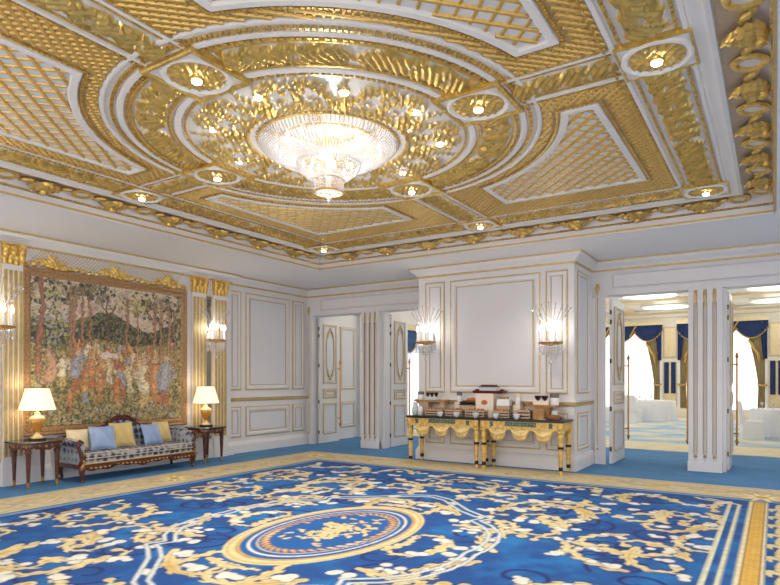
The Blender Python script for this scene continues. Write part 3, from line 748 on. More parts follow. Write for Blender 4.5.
# ================================================================== DOORS AND POSTS
def post(x0, x1, y=YB):
    t = empty('trim_3', kind='structure')
    b = MB(); b.box(x0, x1, y, y + .30, 0, 3.10); b.box(x0 - .012, x1 - .0, y - .035, y + .05, 0, .17); b.box(x0, x1 + .05, y + .12, y + .34, 0, 3.10)
    b.build('post_body', M['white'], t)
    w_ = (x1 - x0); g = MB(); bb = MB(); ln = MB()
    e = [0, .16, .27, .44, .55, .72, .83, 1.0]
    for k in range(4): bb.box(x0 + w_ * e[2 * k], x0 + w_ * e[2 * k + 1], y - .028, y, .17, 3.10)
    bb.build('post_fillets', M['white'], t)
    for k in range(3):
        c = x0 + w_ * (e[2 * k + 1] + e[2 * k + 2]) / 2; hw = w_ * .055
        for s_ in (-1, 1): ln.box(c + s_ * hw - .004, c + s_ * hw + .004, y - .031, y - .002, .30, 2.86)
        # husk drops
        g.add([(c - hw * .9, y - .006, 3.08), (c + hw * .9, y - .006, 3.08), (c + hw * 1.1, y - .03, 2.96), (c + hw * .4, y - .03, 2.86), (c, y - .012, 2.76), (c - hw * .4, y - .03, 2.86), (c - hw * 1.1, y - .03, 2.96), (c, y - .05, 2.98)],
              [(7, 0, 1), (7, 1, 2), (7, 2, 3), (7, 3, 4), (7, 4, 5), (7, 5, 6), (7, 6, 0)])
        g.ball((c, y - .02, .26), hw * .95, n=10); g.ball((c, y - .02, 3.03), hw * .6, n=8)
    g.build('husk_drops', M['goldline'], t, smooth=50); ln.build('flute_lines', mat('flute_line', S(176, 150, 110), .5, .3), t)
post(-7.97, -7.48, YBL); post(-1.25, -.74)
# jamb pilaster strips beside the openings
for x0, x1, YB_ in ((-9.58, -9.42, YBL), (-2.86, -2.62, YB)):
    b = MB(); b.box(x0 + .05, x1, YB_ - .03, YB_, 0, 3.10, 0)
    c = (x0 + x1) / 2 - .02
    b.add([(c - .03, YB_ - .035, 3.32), (c + .03, YB_ - .035, 3.32), (c + .04, YB_ - .05, 3.22), (c, YB_ - .035, 3.08), (c - .04, YB_ - .05, 3.22), (c, YB_ - .06, 3.24)], [(5, 0, 1), (5, 1, 2), (5, 2, 3), (5, 3, 4), (5, 4, 0)], 1)
    b.box(c - .006, c + .006, YB_ - .036, YB_ - .03, .35, 3.08, 1); b.ball((c, YB_ - .04, .28), .025, 1)
    b.build('jamb_strip', [M['white'], M['goldline']], wb)
def bar_handle(parent, x, y, z0, z1, off):
    h = MB(); h.tube([(x + off, y, z0), (x + off, y, z1)], .016, 10)
    for z in (z0, z1): h.ball((x + off, y, z), .03, n=10, k=6, sz=1.4); h.ball((x + off, y, z + (.05 if z == z1 else -.05)), .018, n=8)
    for z in (z0 + .15, z1 - .15): h.tube([(x, y, z), (x + off, y, z)], .012, 8); h.torus((x + off, y, z), .02, .008, 12, 5)
    return h.build('door_handle', M['brass'], parent, smooth=50)
def door(name, xf, ya, yb, facing=1, handle_y=None):
    """a leaf folded back at right angles to the wall; visible face at x = xf"""
    t = empty(name, kind='structure'); th = .055 * facing; fn = lambda a, c, h: (xf + facing * h, a, c)
    lo, hi = min(ya, yb), max(ya, yb)
    b = MB(); b.box(min(xf - th, xf), max(xf - th, xf), lo, hi, .01, 3.06); b.build('leaf', M['white'], t)
    for z0, z1 in ((.22, .98), (1.10, 1.34), (1.46, 2.92)):
        b = MB(); frame(b, lo + .11, hi - .11, z0, z1, fn, .05); b.build('leaf_panel', PM, t)
    m_ = (lo + hi) / 2; b = MB()
    out = [(m_ + (hi - lo) * .20 * math.copysign(1, math.sin(a)) * abs(math.sin(a)) ** .6 * (1 - .35 * (abs(math.cos(a)) > .85)), 2.19 + .56 * math.cos(a)) for a in np.linspace(0, 2 * PI, 48, endpoint=False)]
    b.tube([fn(a, c, .014) for a, c in out + out[:1]], .013, 5)
    for q in (-1, 1):
        for s_ in (-1, 1): b.tube([fn(*(m_ + s_ * p[0], 2.19 + q * (.5 + p[1])), .014) for p in ((0.02, .1), (.07, .06), (.11, .0), (.12, -.08), (.09, -.1), (.08, -.05))], .012, 5)
        b.ball(fn(m_, 2.19 + q * .62, .014), .03)
    b.sweep(rect(lo + .19, hi - .19, 1.17, 1.27), [(0, 0), (.0, .01), (.02, .01), (.02, 0)], fn, True)
    b.build('gilt_cartouche', M['goldline'], t)
    for z in (.28, 1.02, 1.9, 2.62, 2.8):
        MB().tube([(xf - th / 2, lo - .008, z - .04), (xf - th / 2, lo - .008, z + .04)], .017, 8).build('hinge', M['hinge'], t, smooth=40)
    bar_handle(t, xf, (hi - .06) if handle_y is None else handle_y, .44, 1.98, facing * .08)
    return t
door('door_1', -9.32, 11.34, 12.10); door('door_2', -7.42, 11.60, 12.32); door('door_3', -2.52, 11.48, 12.55)
door('door_4', -1.27, 11.76, 12.4, -1, 12.16); door('door_5', -.66, 11.76, 12.48)
# ================================================================== RUG
def smooth01(x): return np.clip(x, 0, 1)
RX0, RX1, RY0, RY1 = -8.46, 1.10, -.4, 10.03
def make_rug():
    A = np.arange(RX0, RX1 + .001, .0155); Bv = np.concatenate([np.arange(RY0, 2.2, .12), np.arange(2.2, RY1 + .001, .0165)])
    F = Field(A, Bv); X, Y = F.a, F.b; cx, cy = -3.83, 4.87
    blue, navy, mid = SA((6, 82, 150)), SA((8, 36, 100)), SA((14, 70, 160)); cream, gold, ochre = SA((206, 190, 142)), SA((188, 158, 92)), SA((176, 124, 66))
    white, lblue = SA((208, 205, 192)), SA((104, 144, 190))
    n1 = vnoise(X, Y, .35, 21); n2 = vnoise(X, Y, .05, 22); n3 = vnoise(X, Y, .025, 23)
    n5 = vnoise(X, Y, .11, 25); mot = np.clip((.6 * n1 + .4 * n5 - .35) * 2.2, 0, 1)[..., None]
    col = (SA((4, 66, 132)) * (1 - mot) + SA((16, 102, 168)) * mot) * (.9 + .2 * n3)[..., None]
    def put(mask, c, sh=None):
        m = smooth01(mask)[..., None]; c = np.asarray(c) * (1 if sh is None else sh[..., None]); col[:] = col * (1 - m) + c * m
    tex = .88 + .24 * n2
    # faint tone-on-tone scrolls
    F.s[:] = -1; r2 = np.random.default_rng(4)
    for k in range(90):
        x, y = r2.uniform(RX0 + 1.2, -.6), r2.uniform(1.8, RY1 - 1.3); F.stroke(spiral(x, y, .32, .05, r2.uniform(0, 6), r2.choice([-1, 1]) * 1.2, 40), .022)
    put(F.s / .012 + .5, navy)
    # scrolls and flowers, mirrored about both axes
    spots = []
    def ok(x, y, rr):
        if (x / 1.0) ** 2 + (y / 1.52) ** 2 < 1: return False
        return all(math.hypot(x - a, y - c) > rr for a, c in spots)
    items = []; tries = 0; r2 = np.random.default_rng(15)
    while len(items) < 60 and tries < 6000:
        tries += 1; x, y = r2.uniform(.15, 3.25), r2.uniform(.15, 3.75)
        if ok(x, y, .46): spots.append((x, y)); items.append((x, y, r2.uniform(0, 2 * PI), r2.choice([-1, 1]), r2.uniform(.75, 1.2)))
    fl = []; r3 = np.random.default_rng(8); tries = 0
    while len(fl) < 54 and tries < 6000:
        tries += 1; x, y = r3.uniform(.1, 3.3), r3.uniform(.1, 3.85)
        if (x / .95) ** 2 + (y / 1.48) ** 2 > 1 and all(math.hypot(x - a, y - c) > .40 for a, c in fl): fl.append((x, y))
    F.s[:] = -1
    for sx in (-1, 1):
        for sy in (-1, 1):
            for (x, y, a, q, k) in items:
                P = []; px, py, th = x, y, a
                for i in range(26):
                    P.append((cx + sx * px, cy + sy * py)); th += q * (.02 + .016 * i * i / 26); px += .042 * k * math.cos(th); py += .042 * k * math.sin(th)
                if max(abs(p[0] - cx) for p in P) > 3.42 or max(abs(p[1] - cy) for p in P) > 4.02: P = P[:14]
                F.leafy(P, .046 * k, 3.6, 2.0, 46); F.disc(P[-1][0], P[-1][1], .055 * k)
    lim = (np.abs(X - cx) < 3.38) & (np.abs(Y - cy) < 3.98)
    put(np.where(lim, (F.s + .022) / .014, 0), navy)
    put(np.where(lim, F.s / .012 + .5, 0), cream, tex); put(np.where(lim, (F.s - .022 - .05 * (n1 - .5)) / .02, 0), gold, tex)
    F.s[:] = -1; r3 = np.random.default_rng(9)
    for sx in (-1, 1):
        for sy in (-1, 1):
            r4 = np.random.default_rng(30)
            for (x, y) in fl:
                m_ = r4.integers(3, 6)
                for i in range(m_):
                    F.disc(cx + sx * (x + r4.uniform(-.13, .13)), cy + sy * (y + r4.uniform(-.07, .07)), r4.uniform(.035, .065))
    put(np.where(lim, (F.s + .014) / .012, 0), navy); put(np.where(lim, F.s / .012 + .5, 0), white, tex); put(np.where(lim, (F.s - .05) / .02, 0) * .6, cream)
    # double cartouche line
    def band(P, w_=.020):
        F.s[:] = -1
        for sx in (-1, 1):
            for sy in (-1, 1): F.stroke([(cx + sx * a, cy + sy * c) for a, c in P], w_, .02)
        put((F.s + .012) / .012, navy); put(F.s / .01 + .5, SA((190, 198, 196)), tex)
    base_ = [(1.60, .0), (1.63, .22), (1.60, .5), (1.50, .8), (1.30, 1.06), (1.10, 1.20), (1.17, 1.36), (1.0, 1.46), (.76, 1.62), (.54, 1.84), (.30, 2.08), (0, 2.20)]
    band(base_); Q = np.array(base_); tn = np.gradient(Q, axis=0); tn /= np.linalg.norm(tn, axis=1)[:, None]
    band([tuple(p) for p in Q + np.stack([-tn[:, 1], tn[:, 0]], 1) * .105])
    # central oval medallion
    e = np.hypot((X - cx) / .80, (Y - cy) / 1.30)
    put((1 - e) / .015, cream, tex); put(((.97 - e) / .012) * 1., gold, tex); put((.95 - e) / .012, cream, tex); put((.895 - e) / .012, ochre, tex); put((.88 - e) / .012, gold, tex); put((.86 - e) / .012, blue); put((.80 - e) / .012, white, tex); put((.772 - e) / .012, blue)
    put((.72 - e) / .012, cream, tex); put((.705 - e) / .012, blue)
    F.s[:] = -1
    for k in range(44):
        a = 2 * PI * k / 44; F.stroke([(cx + .80 * .62 * math.cos(a), cy + 1.3 * .62 * math.sin(a)), (cx + .80 * .68 * math.cos(a + .11), cy + 1.3 * .68 * math.sin(a + .11))], [.03, .014])
    put(F.s / .012 + .5, ochre, tex); put((F.s - .01 - .05 * (n1 - .45)) / .012, cream, tex)
    F.s[:] = -1; r2 = np.random.default_rng(77)
    for k in range(150):
        a = r2.uniform(0, 2 * PI); q = abs(r2.normal(0, .27)); x, y = cx + .80 * q * math.cos(a), cy + 1.3 * q * math.sin(a)
        t2 = r2.uniform(0, 2 * PI); F.stroke([(x, y), (x + .07 * math.cos(t2), y + .07 * math.sin(t2))], [.026, .010])
    inn = e < .58
    put(np.where(inn, (F.s + .014) / .012, 0), navy); put(np.where(inn, F.s / .012 + .5, 0), cream, tex); put(np.where(inn, (F.s - .012) / .01, 0) * (n2 > .5), gold)
    F.s[:] = -1
    for q in (-1, 1):
        F.leafy([(cx - .3, cy + q * 1.34), (cx, cy + q * 1.42), (cx + .3, cy + q * 1.34)], .05, 2, 1.2, 60); F.leafy([(cx + q * .83, cy - .3), (cx + q * .90, cy), (cx + q * .83, cy + .3)], .05, 2, 1.2, 60)
    put((F.s + .014) / .012, navy); put(F.s / .012 + .5, cream, tex); put((F.s - .02) / .02, gold)
    # borders: left and far side
    def border(d, s_, w0, w1):
        inb = (d < 1.2)
        put(np.where(d < 1.16, 1, 0), lblue, tex); put(np.where(np.abs(d - 1.13) < .018, 1, 0), navy); put(np.where(d < .97, 1., 0), SA((202, 188, 152)), tex)
        put(np.where(np.abs(d - .97) < .015, 1, 0), navy); put(np.where(np.abs(d - .86) < .012, 1, 0) * .7, gold); put(np.where(np.abs(d - .10) < .016, 1, 0) * .7, gold)
    dL, dB = X - RX0, RY1 - Y; d = np.minimum(dL, dB); border(d, None, 0, 0)
    F.s[:] = -1
    def guil(horizontal, ph):
        t = np.arange(RY0 if not horizontal else RX0 + .5, (RY1 - .5) if not horizontal else RX1, .03)
        w_ = .16 * np.sin((t - ph) * 2 * PI / .95)
        return np.stack([RX0 + .48 + w_, t], 1) if not horizontal else np.stack([t, RY1 - .48 - w_], 1)
    for hz in (0, 1):
        F.leafy(guil(hz, 0), .035, 2.8, 2.2, 60, taper=False); F.stroke(guil(hz, .475), .018)
    bm = d < .84
    put(np.where(bm, (F.s + .010) / .01, 0) * .6, SA((96, 112, 150))); put(np.where(bm, F.s / .012 + .5, 0), SA((206, 176, 104)), tex); put(np.where(bm, (F.s - .018 - .04 * (n1 - .5)) / .012, 0), SA((216, 204, 168)), tex)
    F.s[:] = -1; r2 = np.random.default_rng(3)
    for k in range(70):
        t = k / 70
        x, y = (RX0 + .48 + r2.uniform(-.28, .28), r2.uniform(2.2, RY1 - .3)) if k % 2 else (r2.uniform(RX0 + .3, RX1), RY1 - .48 + r2.uniform(-.28, .28)); F.disc(x, y, r2.uniform(.03, .06))
    put(F.s / .012 + .3, SA((150, 164, 190)), tex); put((F.s - .02) / .012, SA((214, 120, 70)), tex)
    F.s[:] = -1
    for (x, y) in ((RX0 + .5, RY1 - .5), (RX0 + .5, 6.1), (-.15, RY1 - .75)):
        for k in range(10): a = 2 * PI * k / 10; F.stroke([(x, y), (x + .3 * math.cos(a), y + .3 * math.sin(a))], [.05, .02])
        F.disc(x, y, .12)
    put((F.s + .012) / .01, SA((140, 110, 70))); put(F.s / .012 + .5, SA((238, 214, 150)), tex); put((F.s - .03) / .02, gold)
    # right side: double line, yellow strip, vine
    inn = Y < RY1 - 1.45
    for x_ in (-.475, -.375): put(np.where(inn, (.026 - np.abs(X - x_)) / .012, 0), SA((204, 200, 168)), tex)
    F.s[:] = -1
    F.stroke([(-.475, RY1 - 1.45), (-.62, RY1 - 1.36), (-.82, RY1 - 1.28), (-1.0, RY1 - 1.0)], .026); F.stroke([(-.375, RY1 - 1.45), (-.6, RY1 - 1.28), (-.76, RY1 - 1.18), (-.92, RY1 - .95)], .026)
    put(np.where(dB > 1.17, F.s / .012 + .5, 0), SA((204, 200, 168)), tex)
    st = np.where(dB > 1.12, 1., 0)
    put(st * (X > -.33) * (X < -.255) * 0, navy)
    put(st * smooth01((.105 - np.abs(X + .175)) / .01), SA((218, 206, 162)), tex)
    put(st * smooth01((.062 - np.abs(X + .17)) / .008), SA((206, 168, 78)), tex)
    dm = (np.abs(((X + Y) / .045) % 1 - .5) + np.abs(((X - Y) / .045) % 1 - .5)) < .36
    put(st * dm * (np.abs(X + .17) < .052), SA((196, 140, 50)))
    put(st * smooth01((.006 - np.abs(np.abs(X + .17) - .062)) / .004), SA((150, 96, 40)))
    F.s[:] = -1
    t = np.arange(2.0, RY1 - 1.2, .02); F.stroke(np.stack([.03 + .014 * np.sin(t * 13.6), t], 1), .016)
    for y in np.arange(2.0, RY1 - 1.3, .46):
        F.stroke([(.02, y), (-.03, y + .06), (-.045, y - .04), (-.03, y - .10)], [.03, .034, .03, .014]); F.stroke([(.03, y + .2), (.08, y + .28), (.10, y + .16)], [.03, .036, .016]); F.disc(.03, y + .12, .035); F.disc(.12, y, .05)
    put((F.s + .01) / .01, navy); put(F.s / .012 + .5, SA((206, 192, 138)), tex)
    c4 = np.concatenate([col, np.ones(X.shape + (1,))], -1)
    o = grid_mesh('rug', A, Bv, lambda a, c, h: (a, c, h), np.full(X.shape, .0035), np.clip(c4, 0, 1), None, M['rug'])
    b = MB(); b.box(RX0, RX1, RY0, RY1, .0005, .0028); e_ = b.build('rug_backing', M['ballcream'], o)
    return tag(o, 'huge blue and cream carpet with scrolls, white flowers and an oval medallion', 'carpet')
make_rug()

# ================================================================== TAPESTRY
def make_tapestry():
    W_, H_ = 2.76, 2.30; t = empty('tapestry', (XLB, 6.04, .70), 0, 'large framed woven tapestry of figures feasting among trees, above the sofa', 'tapestry')
    A = np.arange(0, W_ + .001, .0105); B = np.arange(0, H_ + .001, .0105); F = Field(A, B); a, z = F.a, F.b
    n1, n2, n3, n4 = (vnoise(a, z, s_, 50 + i) for i, s_ in enumerate((.30, .07, .028, .45)))
    col = np.zeros(a.shape + (3,)); col[:] = SA((150, 140, 96))
    def put(mask, c): m = np.clip(mask, 0, 1)[..., None]; col[:] = col * (1 - m) + np.asarray(c) * m
    put((n2 - .45) * 6, SA((182, 160, 104))); put((n3 - .55) * 8, SA((96, 110, 78))); put((.32 - n3) * 8, SA((205, 182, 130)))
    sky = (z > 1.42 + .12 * (n1 - .5)); put(sky * 1., SA((222, 204, 184))); put(sky * (n2 - .5) * 3, SA((196, 176, 164)))
    dk = (np.abs(z - 1.50 + .10 * np.sin(a * 4)) < .20 + .12 * (n1 - .5)); put(dk * 1., SA((74, 84, 78))); put(dk * (n3 - .5) * 8, SA((128, 132, 100))); put(dk * (.36 - n3) * 10, SA((44, 52, 66)))
    mead = (z > 1.02) & (z < 1.32) & (a > 1.75); put(mead * .8, SA((170, 158, 104)))
    rg = np.random.default_rng(5)
    def leaves(x, y, rx, ry, n, cols, s_=(.012, .03)):
        for k in range(n):
            F.s[:] = -1 if k == 0 else F.s
        for c in cols:
            F.s[:] = -1
            for k in range(n // len(cols)):
                q = rg.normal(0, .5, 2); F.disc(x + rx * q[0], y + ry * q[1], rg.uniform(*s_))
            put(F.s / .008 + .5, SA(c))
    dark, lf = [(44, 54, 84), (58, 70, 66), (84, 96, 88), (150, 150, 116), (190, 182, 140)], [(64, 76, 66), (120, 122, 84), (176, 164, 108), (206, 192, 146)]
    leaves(.35, 2.08, .5, .22, 300, dark); leaves(.95, 2.16, .35, .14, 160, dark[:4]); leaves(2.4, 2.05, .45, .26, 280, dark); leaves(1.85, 2.0, .3, .16, 160, lf)
    leaves(.28, 1.55, .34, .42, 300, [(56, 70, 84), (70, 86, 70), (132, 136, 96), (188, 180, 132), (168, 172, 168)]); leaves(2.66, 1.6, .14, .5, 160, dark); leaves(1.15, 1.95, .2, .2, 40, [(96, 84, 70), (120, 112, 84)], (.006, .014))
    def trunk(P, w0, w1, c):
        F.s[:] = -1; F.stroke(P, [w0, (w0 + w1) / 2, w1]); put((F.s + .008) / .008, SA((60, 46, 44))); put(F.s / .008 + .5, SA(c)); put((F.s - w1 * .5) / .01 * .7, SA(tuple(min(255, int(k * 1.18)) for k in c)))
    trunk([(.14, .55), (.12, 1.2), (.20, 1.9), (.16, 2.25)], .05, .03, (150, 104, 92)); trunk([(.30, .75), (.34, 1.0), (.26, 1.15)], .10, .05, (186, 146, 122))
    for x, h_, w_ in ((.62, 2.2, .022), (.72, 2.15, .03), (.82, 2.2, .022), (.92, 2.1, .02), (1.62, 2.1, .024), (1.78, 2.0, .02), (2.14, 2.2, .03), (2.32, 2.2, .026), (2.44, 2.1, .034), (2.62, 2.0, .02)):
        lean = rg.uniform(-.05, .05); trunk([(x, .95), (x + lean, 1.5), (x + lean * .5, h_)], w_ * 1.2, w_ * .7, (168, 126, 104))
    trunk([(1.26, 1.35), (1.25, 1.7), (1.27, 2.12)], .022, .010, (112, 88, 76))
    for P in ([(1.26, 1.75), (1.38, 1.9), (1.42, 2.0)], [(1.25, 1.85), (1.14, 1.97), (1.1, 2.08)], [(1.26, 1.62), (1.4, 1.70), (1.52, 1.8)], [(2.3, 1.7), (2.15, 1.95), (2.0, 2.1)], [(2.1, 1.8), (1.98, 2.0), (1.9, 2.15)]): trunk(P, .011, .005, (112, 88, 76))
    skin, hues = (224, 188, 158), [(206, 146, 100), (218, 168, 114), (228, 206, 164), (196, 126, 88), (162, 168, 180), (230, 216, 188), (208, 152, 108), (186, 124, 94), (222, 192, 134)]
    def figure(x, y, h_, c, c2, lean=0):
        F.s[:] = -1; F.stroke([(x - .05 * h_, y), (x - .02 * h_, y + .45 * h_)], .05 * h_); F.stroke([(x + .09 * h_, y), (x + .02 * h_, y + .45 * h_)], .05 * h_)
        put((F.s + .006) / .006, SA((90, 60, 50))); put(F.s / .006 + .5, SA(c2))
        F.s[:] = -1; F.stroke([(x, y + .4 * h_), (x + lean * .5, y + .62 * h_), (x + lean, y + .8 * h_)], [.13 * h_, .10 * h_, .11 * h_])
        for q in (-1, 1): F.stroke([(x + lean + q * .08 * h_, y + .78 * h_), (x + lean + q * .2 * h_, y + .62 * h_), (x + lean + q * .13 * h_, y + .5 * h_)], .035 * h_)
        put((F.s + .007) / .006, SA((96, 58, 48))); put(F.s / .006 + .5, SA(c)); put((F.s - .05 * h_) / .01 * .7, SA(tuple(min(255, int(k * 1.15)) for k in c)))
        F.s[:] = -1; F.disc(x + lean * 1.2, y + .92 * h_, .065 * h_); put((F.s + .006) / .006, SA((96, 58, 48))); put(F.s / .006 + .5, SA(skin))
    for k in range(40):
        y = 1.24 - .46 * (k / 40); x = .74 + ((k * .617) % 1) * 1.55
        figure(x, y - .16, .29, hues[k % 9], hues[(k * 4 + 2) % 9], rg.uniform(-.05, .05))
    F.s[:] = -1
    for x in np.arange(1.18, 1.42, .02): F.disc(x, 1.12, .05)
    put(F.s / .008 + .5, SA((236, 228, 212)))
    for x, y, h_, i in ((.48, .62, .5, 5), (.70, .56, .62, 4), (.86, .34, .5, 1), (.98, .60, .52, 0), (1.12, .36, .45, 6), (1.52, .42, .5, 4), (1.42, .34, .45, 3), (1.66, .50, .55, 2), (1.86, .62, .5, 8), (1.95, .20, .92, 5), (2.18, .16, .98, 6), (2.36, .22, .95, 4), (.62, .18, .4, 0), (1.28, .66, .4, 2)):
        figure(x, y, h_, hues[i], hues[(i + 3) % 9], rg.uniform(-.06, .06))
    F.s[:] = -1; F.stroke([(.68, .64), (1.0, .66)], .022); F.stroke([(.72, .64), (.70, .40)], .014); F.stroke([(.98, .66), (1.0, .42)], .014); put((F.s + .006) / .006, SA((96, 58, 48))); put(F.s / .008 + .5, SA((206, 140, 86)))
    for x0 in np.arange(.1, W_, .22): leaves(x0, .15 + .08 * math.sin(x0 * 7), .16, .13, 70, [(44, 52, 60), (86, 94, 70), (150, 142, 96), (206, 190, 140), (176, 180, 176)], (.008, .02))
    leaves(.12, .5, .1, .3, 90, dark)
    ii, jj = np.meshgrid(np.arange(a.shape[0]), np.arange(a.shape[1]), indexing='ij')
    wa, wb = (vnoise(a, z, .06, 91) - .5) * 5 + (vnoise(a, z, .022, 93) - .5) * 1.6, (vnoise(a, z, .06, 92) - .5) * 5 + (vnoise(a, z, .022, 94) - .5) * 1.6
    col = col[np.clip((ii + wa).astype(int), 0, a.shape[0] - 1), np.clip((jj + wb).astype(int), 0, a.shape[1] - 1)]
    sp = np.clip((vnoise(a, z, .024, 95) - .72) * 8, 0, 1)[..., None] * (z < 1.3)[..., None]; col = col * (1 - .5 * sp) + SA((224, 204, 164)) * .5 * sp
    sp = np.clip((vnoise(a, z, .03, 96) - .74) * 8, 0, 1)[..., None] * (z < 1.3)[..., None]; col = col * (1 - .6 * sp) + SA((84, 80, 70)) * .6 * sp
    col = .86 * col + .14 * SA((176, 146, 104)); col *= (.72 + .56 * vnoise(a, z, .016, 90))[..., None]
    o = grid_mesh('tapestry_cloth', A, B, lambda p, q, h: (h * 0 + .03, p - W_ / 2, q + .14), np.zeros(a.shape), np.concatenate([np.clip(col, 0, 1), np.ones(a.shape + (1,))], -1), None, M['tapestry'], t)
    MB().box(0, .025, -W_ / 2 - .06, W_ / 2 + .06, .05, H_ + .22).build('backing_board', M['darkwood'], t)
    b = MB(); fr = mat('carved_bronze_frame', S(188, 148, 104), .45, .2, var=.35, scale=35, bump=.5)
    b.sweep(rect(-1.49, 1.49, 0, 2.56), [(0, 0), (0, .05), (.015, .07), (.035, .065), (.05, .05), (.10, .055), (.115, .04), (.13, .03), (.13, .02)], lambda p, q, h: (h, p, q), True)
    for s0, s1, ax in ((-1.49, 1.49, 0), (0, 2.56, 1)):
        for s_ in np.arange(s0 + .05, s1 - .03, .06):
            for e in ((.075, 2.485) if ax == 0 else (-1.415, 1.415)):
                b.ball((.055, s_, e) if ax == 0 else (.055, e, s_), .024, n=6, k=4, sx=.6)
    b.build('frame', fr, t, smooth=40)
make_tapestry()
# ================================================================== SCONCES
def sconce(loc, rz, label):
    t = empty('wall_sconce', loc, rz, label, 'wall light', 'crystal wall sconces'); t.scale = (1.5, 1.3, 1.5)     # local -y points into the room
    b = MB(); b.lathe([(.001, -.012), (.05, -.01), (.055, 0), (.05, .01), (.001, .012)], (0, 0, 0), 16)
    b.v = [(x, -z * 1.0 - .012, y * 1.9 - .02) for x, y, z in b.v]
    b.build('back_plate', M['porcelain'], t, smooth=40)
    b = MB(); b.torus((0, -.16, -.06), .13, .009, 28, 6); b.torus((0, -.16, -.075), .10, .006, 24, 5); b.lathe([(.001, -.03), (.03, -.025), (.045, 0), (.001, .02)], (0, -.16, -.07), 12)
    for k in range(6): a = k * PI / 3; b.tube([(0, -.16, -.06), (.13 * math.cos(a), -.16 + .13 * math.sin(a), -.06)], .005, 5)
    b.tube([(0, -.01, -.02), (0, -.08, -.07), (0, -.16, -.06)], .009, 6)
    b.build('gallery_ring', M['ormolu'], t, smooth=50)
    for k in range(5):
        a = -PI / 2 + (k - 2) * .72; x, y = .115 * math.cos(a), -.16 + .115 * math.sin(a)
        q = MB(); q.lathe([(.022, 0), (.026, .012), (.012, .016), (.011, .12), (.001, .121)], (x, y, -.05), 10); c = q.build('candle_tube', M['porcelain'], t, smooth=40)
        q = MB(); q.lathe([(.001, 0), (.012, .012), (.014, .03), (.008, .055), (.001, .075)], (x, y, .072), 8); q.build('candle_bulb', M['bulb'], c, smooth=60)
    b = MB()
    for k in range(26):
        a = 2 * PI * k / 26
        for i in range(4 + (k % 3)): b.octa((.13 * math.cos(a), -.16 + .13 * math.sin(a), -.085 - i * .020), .0075, .011)
    for ring, n, z0 in ((.085, 18, -.10), (.045, 10, -.13)):
        for k in range(n):
            a = 2 * PI * k / n
            for i in range(5): b.octa((ring * math.cos(a), -.16 + ring * math.sin(a), z0 - i * .021), .0075, .011)
    b.ball((0, -.16, -.27), .02, n=8)
    for k in range(9):                                       # crystal spray above the candles
        a = -PI / 2 + (k - 4) * .36
        b.tube([(.30 * f * math.cos(a) * .75, -.12 + .20 * f * math.sin(a) * .7, .05 + .34 * f * (1.0 - .05 * abs(k - 4))) for f in (0, .5, 1)], .005, 5)
        for i in range(4):
            f = .55 + .45 * i / 3; b.octa((.30 * f * math.cos(a) * .75, -.12 + .20 * f * math.sin(a) * .7, .05 + .34 * f * (1.0 - .05 * abs(k - 4)) ), .007 + .004 * (i == 3), .014)
    tag(b.build('crystal_drops', M['crystal'], t), kind='stuff')
    l = lamp('sconce_glow', 'POINT', (0, -.17, .12), 3.6, (1, .95, .88), shadow_soft_size=.08); l.parent = t
sconce((-5.63, YP - .03, 2.36), 0, 'crystal wall sconce on the left panel of the pier, left of the buffet')
sconce((-3.20, YP - .03, 2.27), 0, 'crystal wall sconce on the right panel of the pier, above the right buffet table')
sconce((XLB + .03, 8.08, 2.42), R(90), 'crystal wall sconce on the mirror strip right of the tapestry')
sconce((XLB + .03, 4.15, 2.40), R(90), 'crystal wall sconce at the very left edge, beside the first pilaster')

# ================================================================== SOFA
so = empty('sofa', (-9.05, 6.08, 0), R(90), 'carved wood sofa upholstered in blue damask, below the tapestry', 'sofa')
HL, HD = 1.06, .32
def cabriole(x, y, sx, sy):
    b = MB(); b.tube([(x, y, .27), (x + sx * .035, y + sy * .035, .20), (x + sx * .03, y + sy * .03, .12), (x + sx * .005, y + sy * .005, .05), (x + sx * .03, y + sy * .03, .02), (x + sx * .035, y + sy * .035, .0)], [.045, .05, .034, .022, .028, .02], 8)
    b.ball((x + sx * .045, y + sy * .045, .20), .028, n=8); return b
for x, y, sx, sy in ((-HL + .06, -HD + .04, -1, -1), (HL - .06, -HD + .04, 1, -1), (-HL + .06, HD - .04, -1, 1), (HL - .06, HD - .04, 1, 1)):
    cabriole(x, y, sx * .7, sy * .7).build('leg', M['darkwood'], so, smooth=60)
b = MB(); xs = np.linspace(-HL + .05, HL - .05, 60); vs = []
for x in xs:
    lo = .205 - .035 * abs(math.cos(x * 4.2)) ** 2 - .012 * math.cos(x * 21)
    for yy, zz in ((-HD - .01, lo), (-HD - .025, lo + .02), (-HD - .012, .25), (-HD - .018, .285), (-HD + .02, .285), (-HD + .02, lo)): vs.append((x, yy, zz))
b.add(vs, [(i * 6 + j, (i + 1) * 6 + j, (i + 1) * 6 + (j + 1) % 6, i * 6 + (j + 1) % 6) for i in range(59) for j in range(6)])
for s_ in (-1, 1): b.box(s_ * HL - .02, s_ * HL + .02, -HD + .02, HD - .02, .215, .28)
for s_ in (-1, 0, 1): b.lathe([(.001, -.02), (.07, -.012), (.085, 0), (.001, .02)], (s_ * .52, -HD - .02, .23), 10, sy=.35)
for x in np.linspace(-.9, .9, 25): b.ball((x, -HD - .02, .228 - .022 * abs(math.cos(x * 4.2)) ** 2), .019, 1, n=6, k=4, sx=1.3)
b.build('apron', [M['darkwood'], M['ormolu']], so, smooth=50)
b = MB(); b.box(-HL + .04, HL - .04, -HD + .005, HD - .06, .27, .355); b.build('seat_rail_upholstery', M['damask'], so)
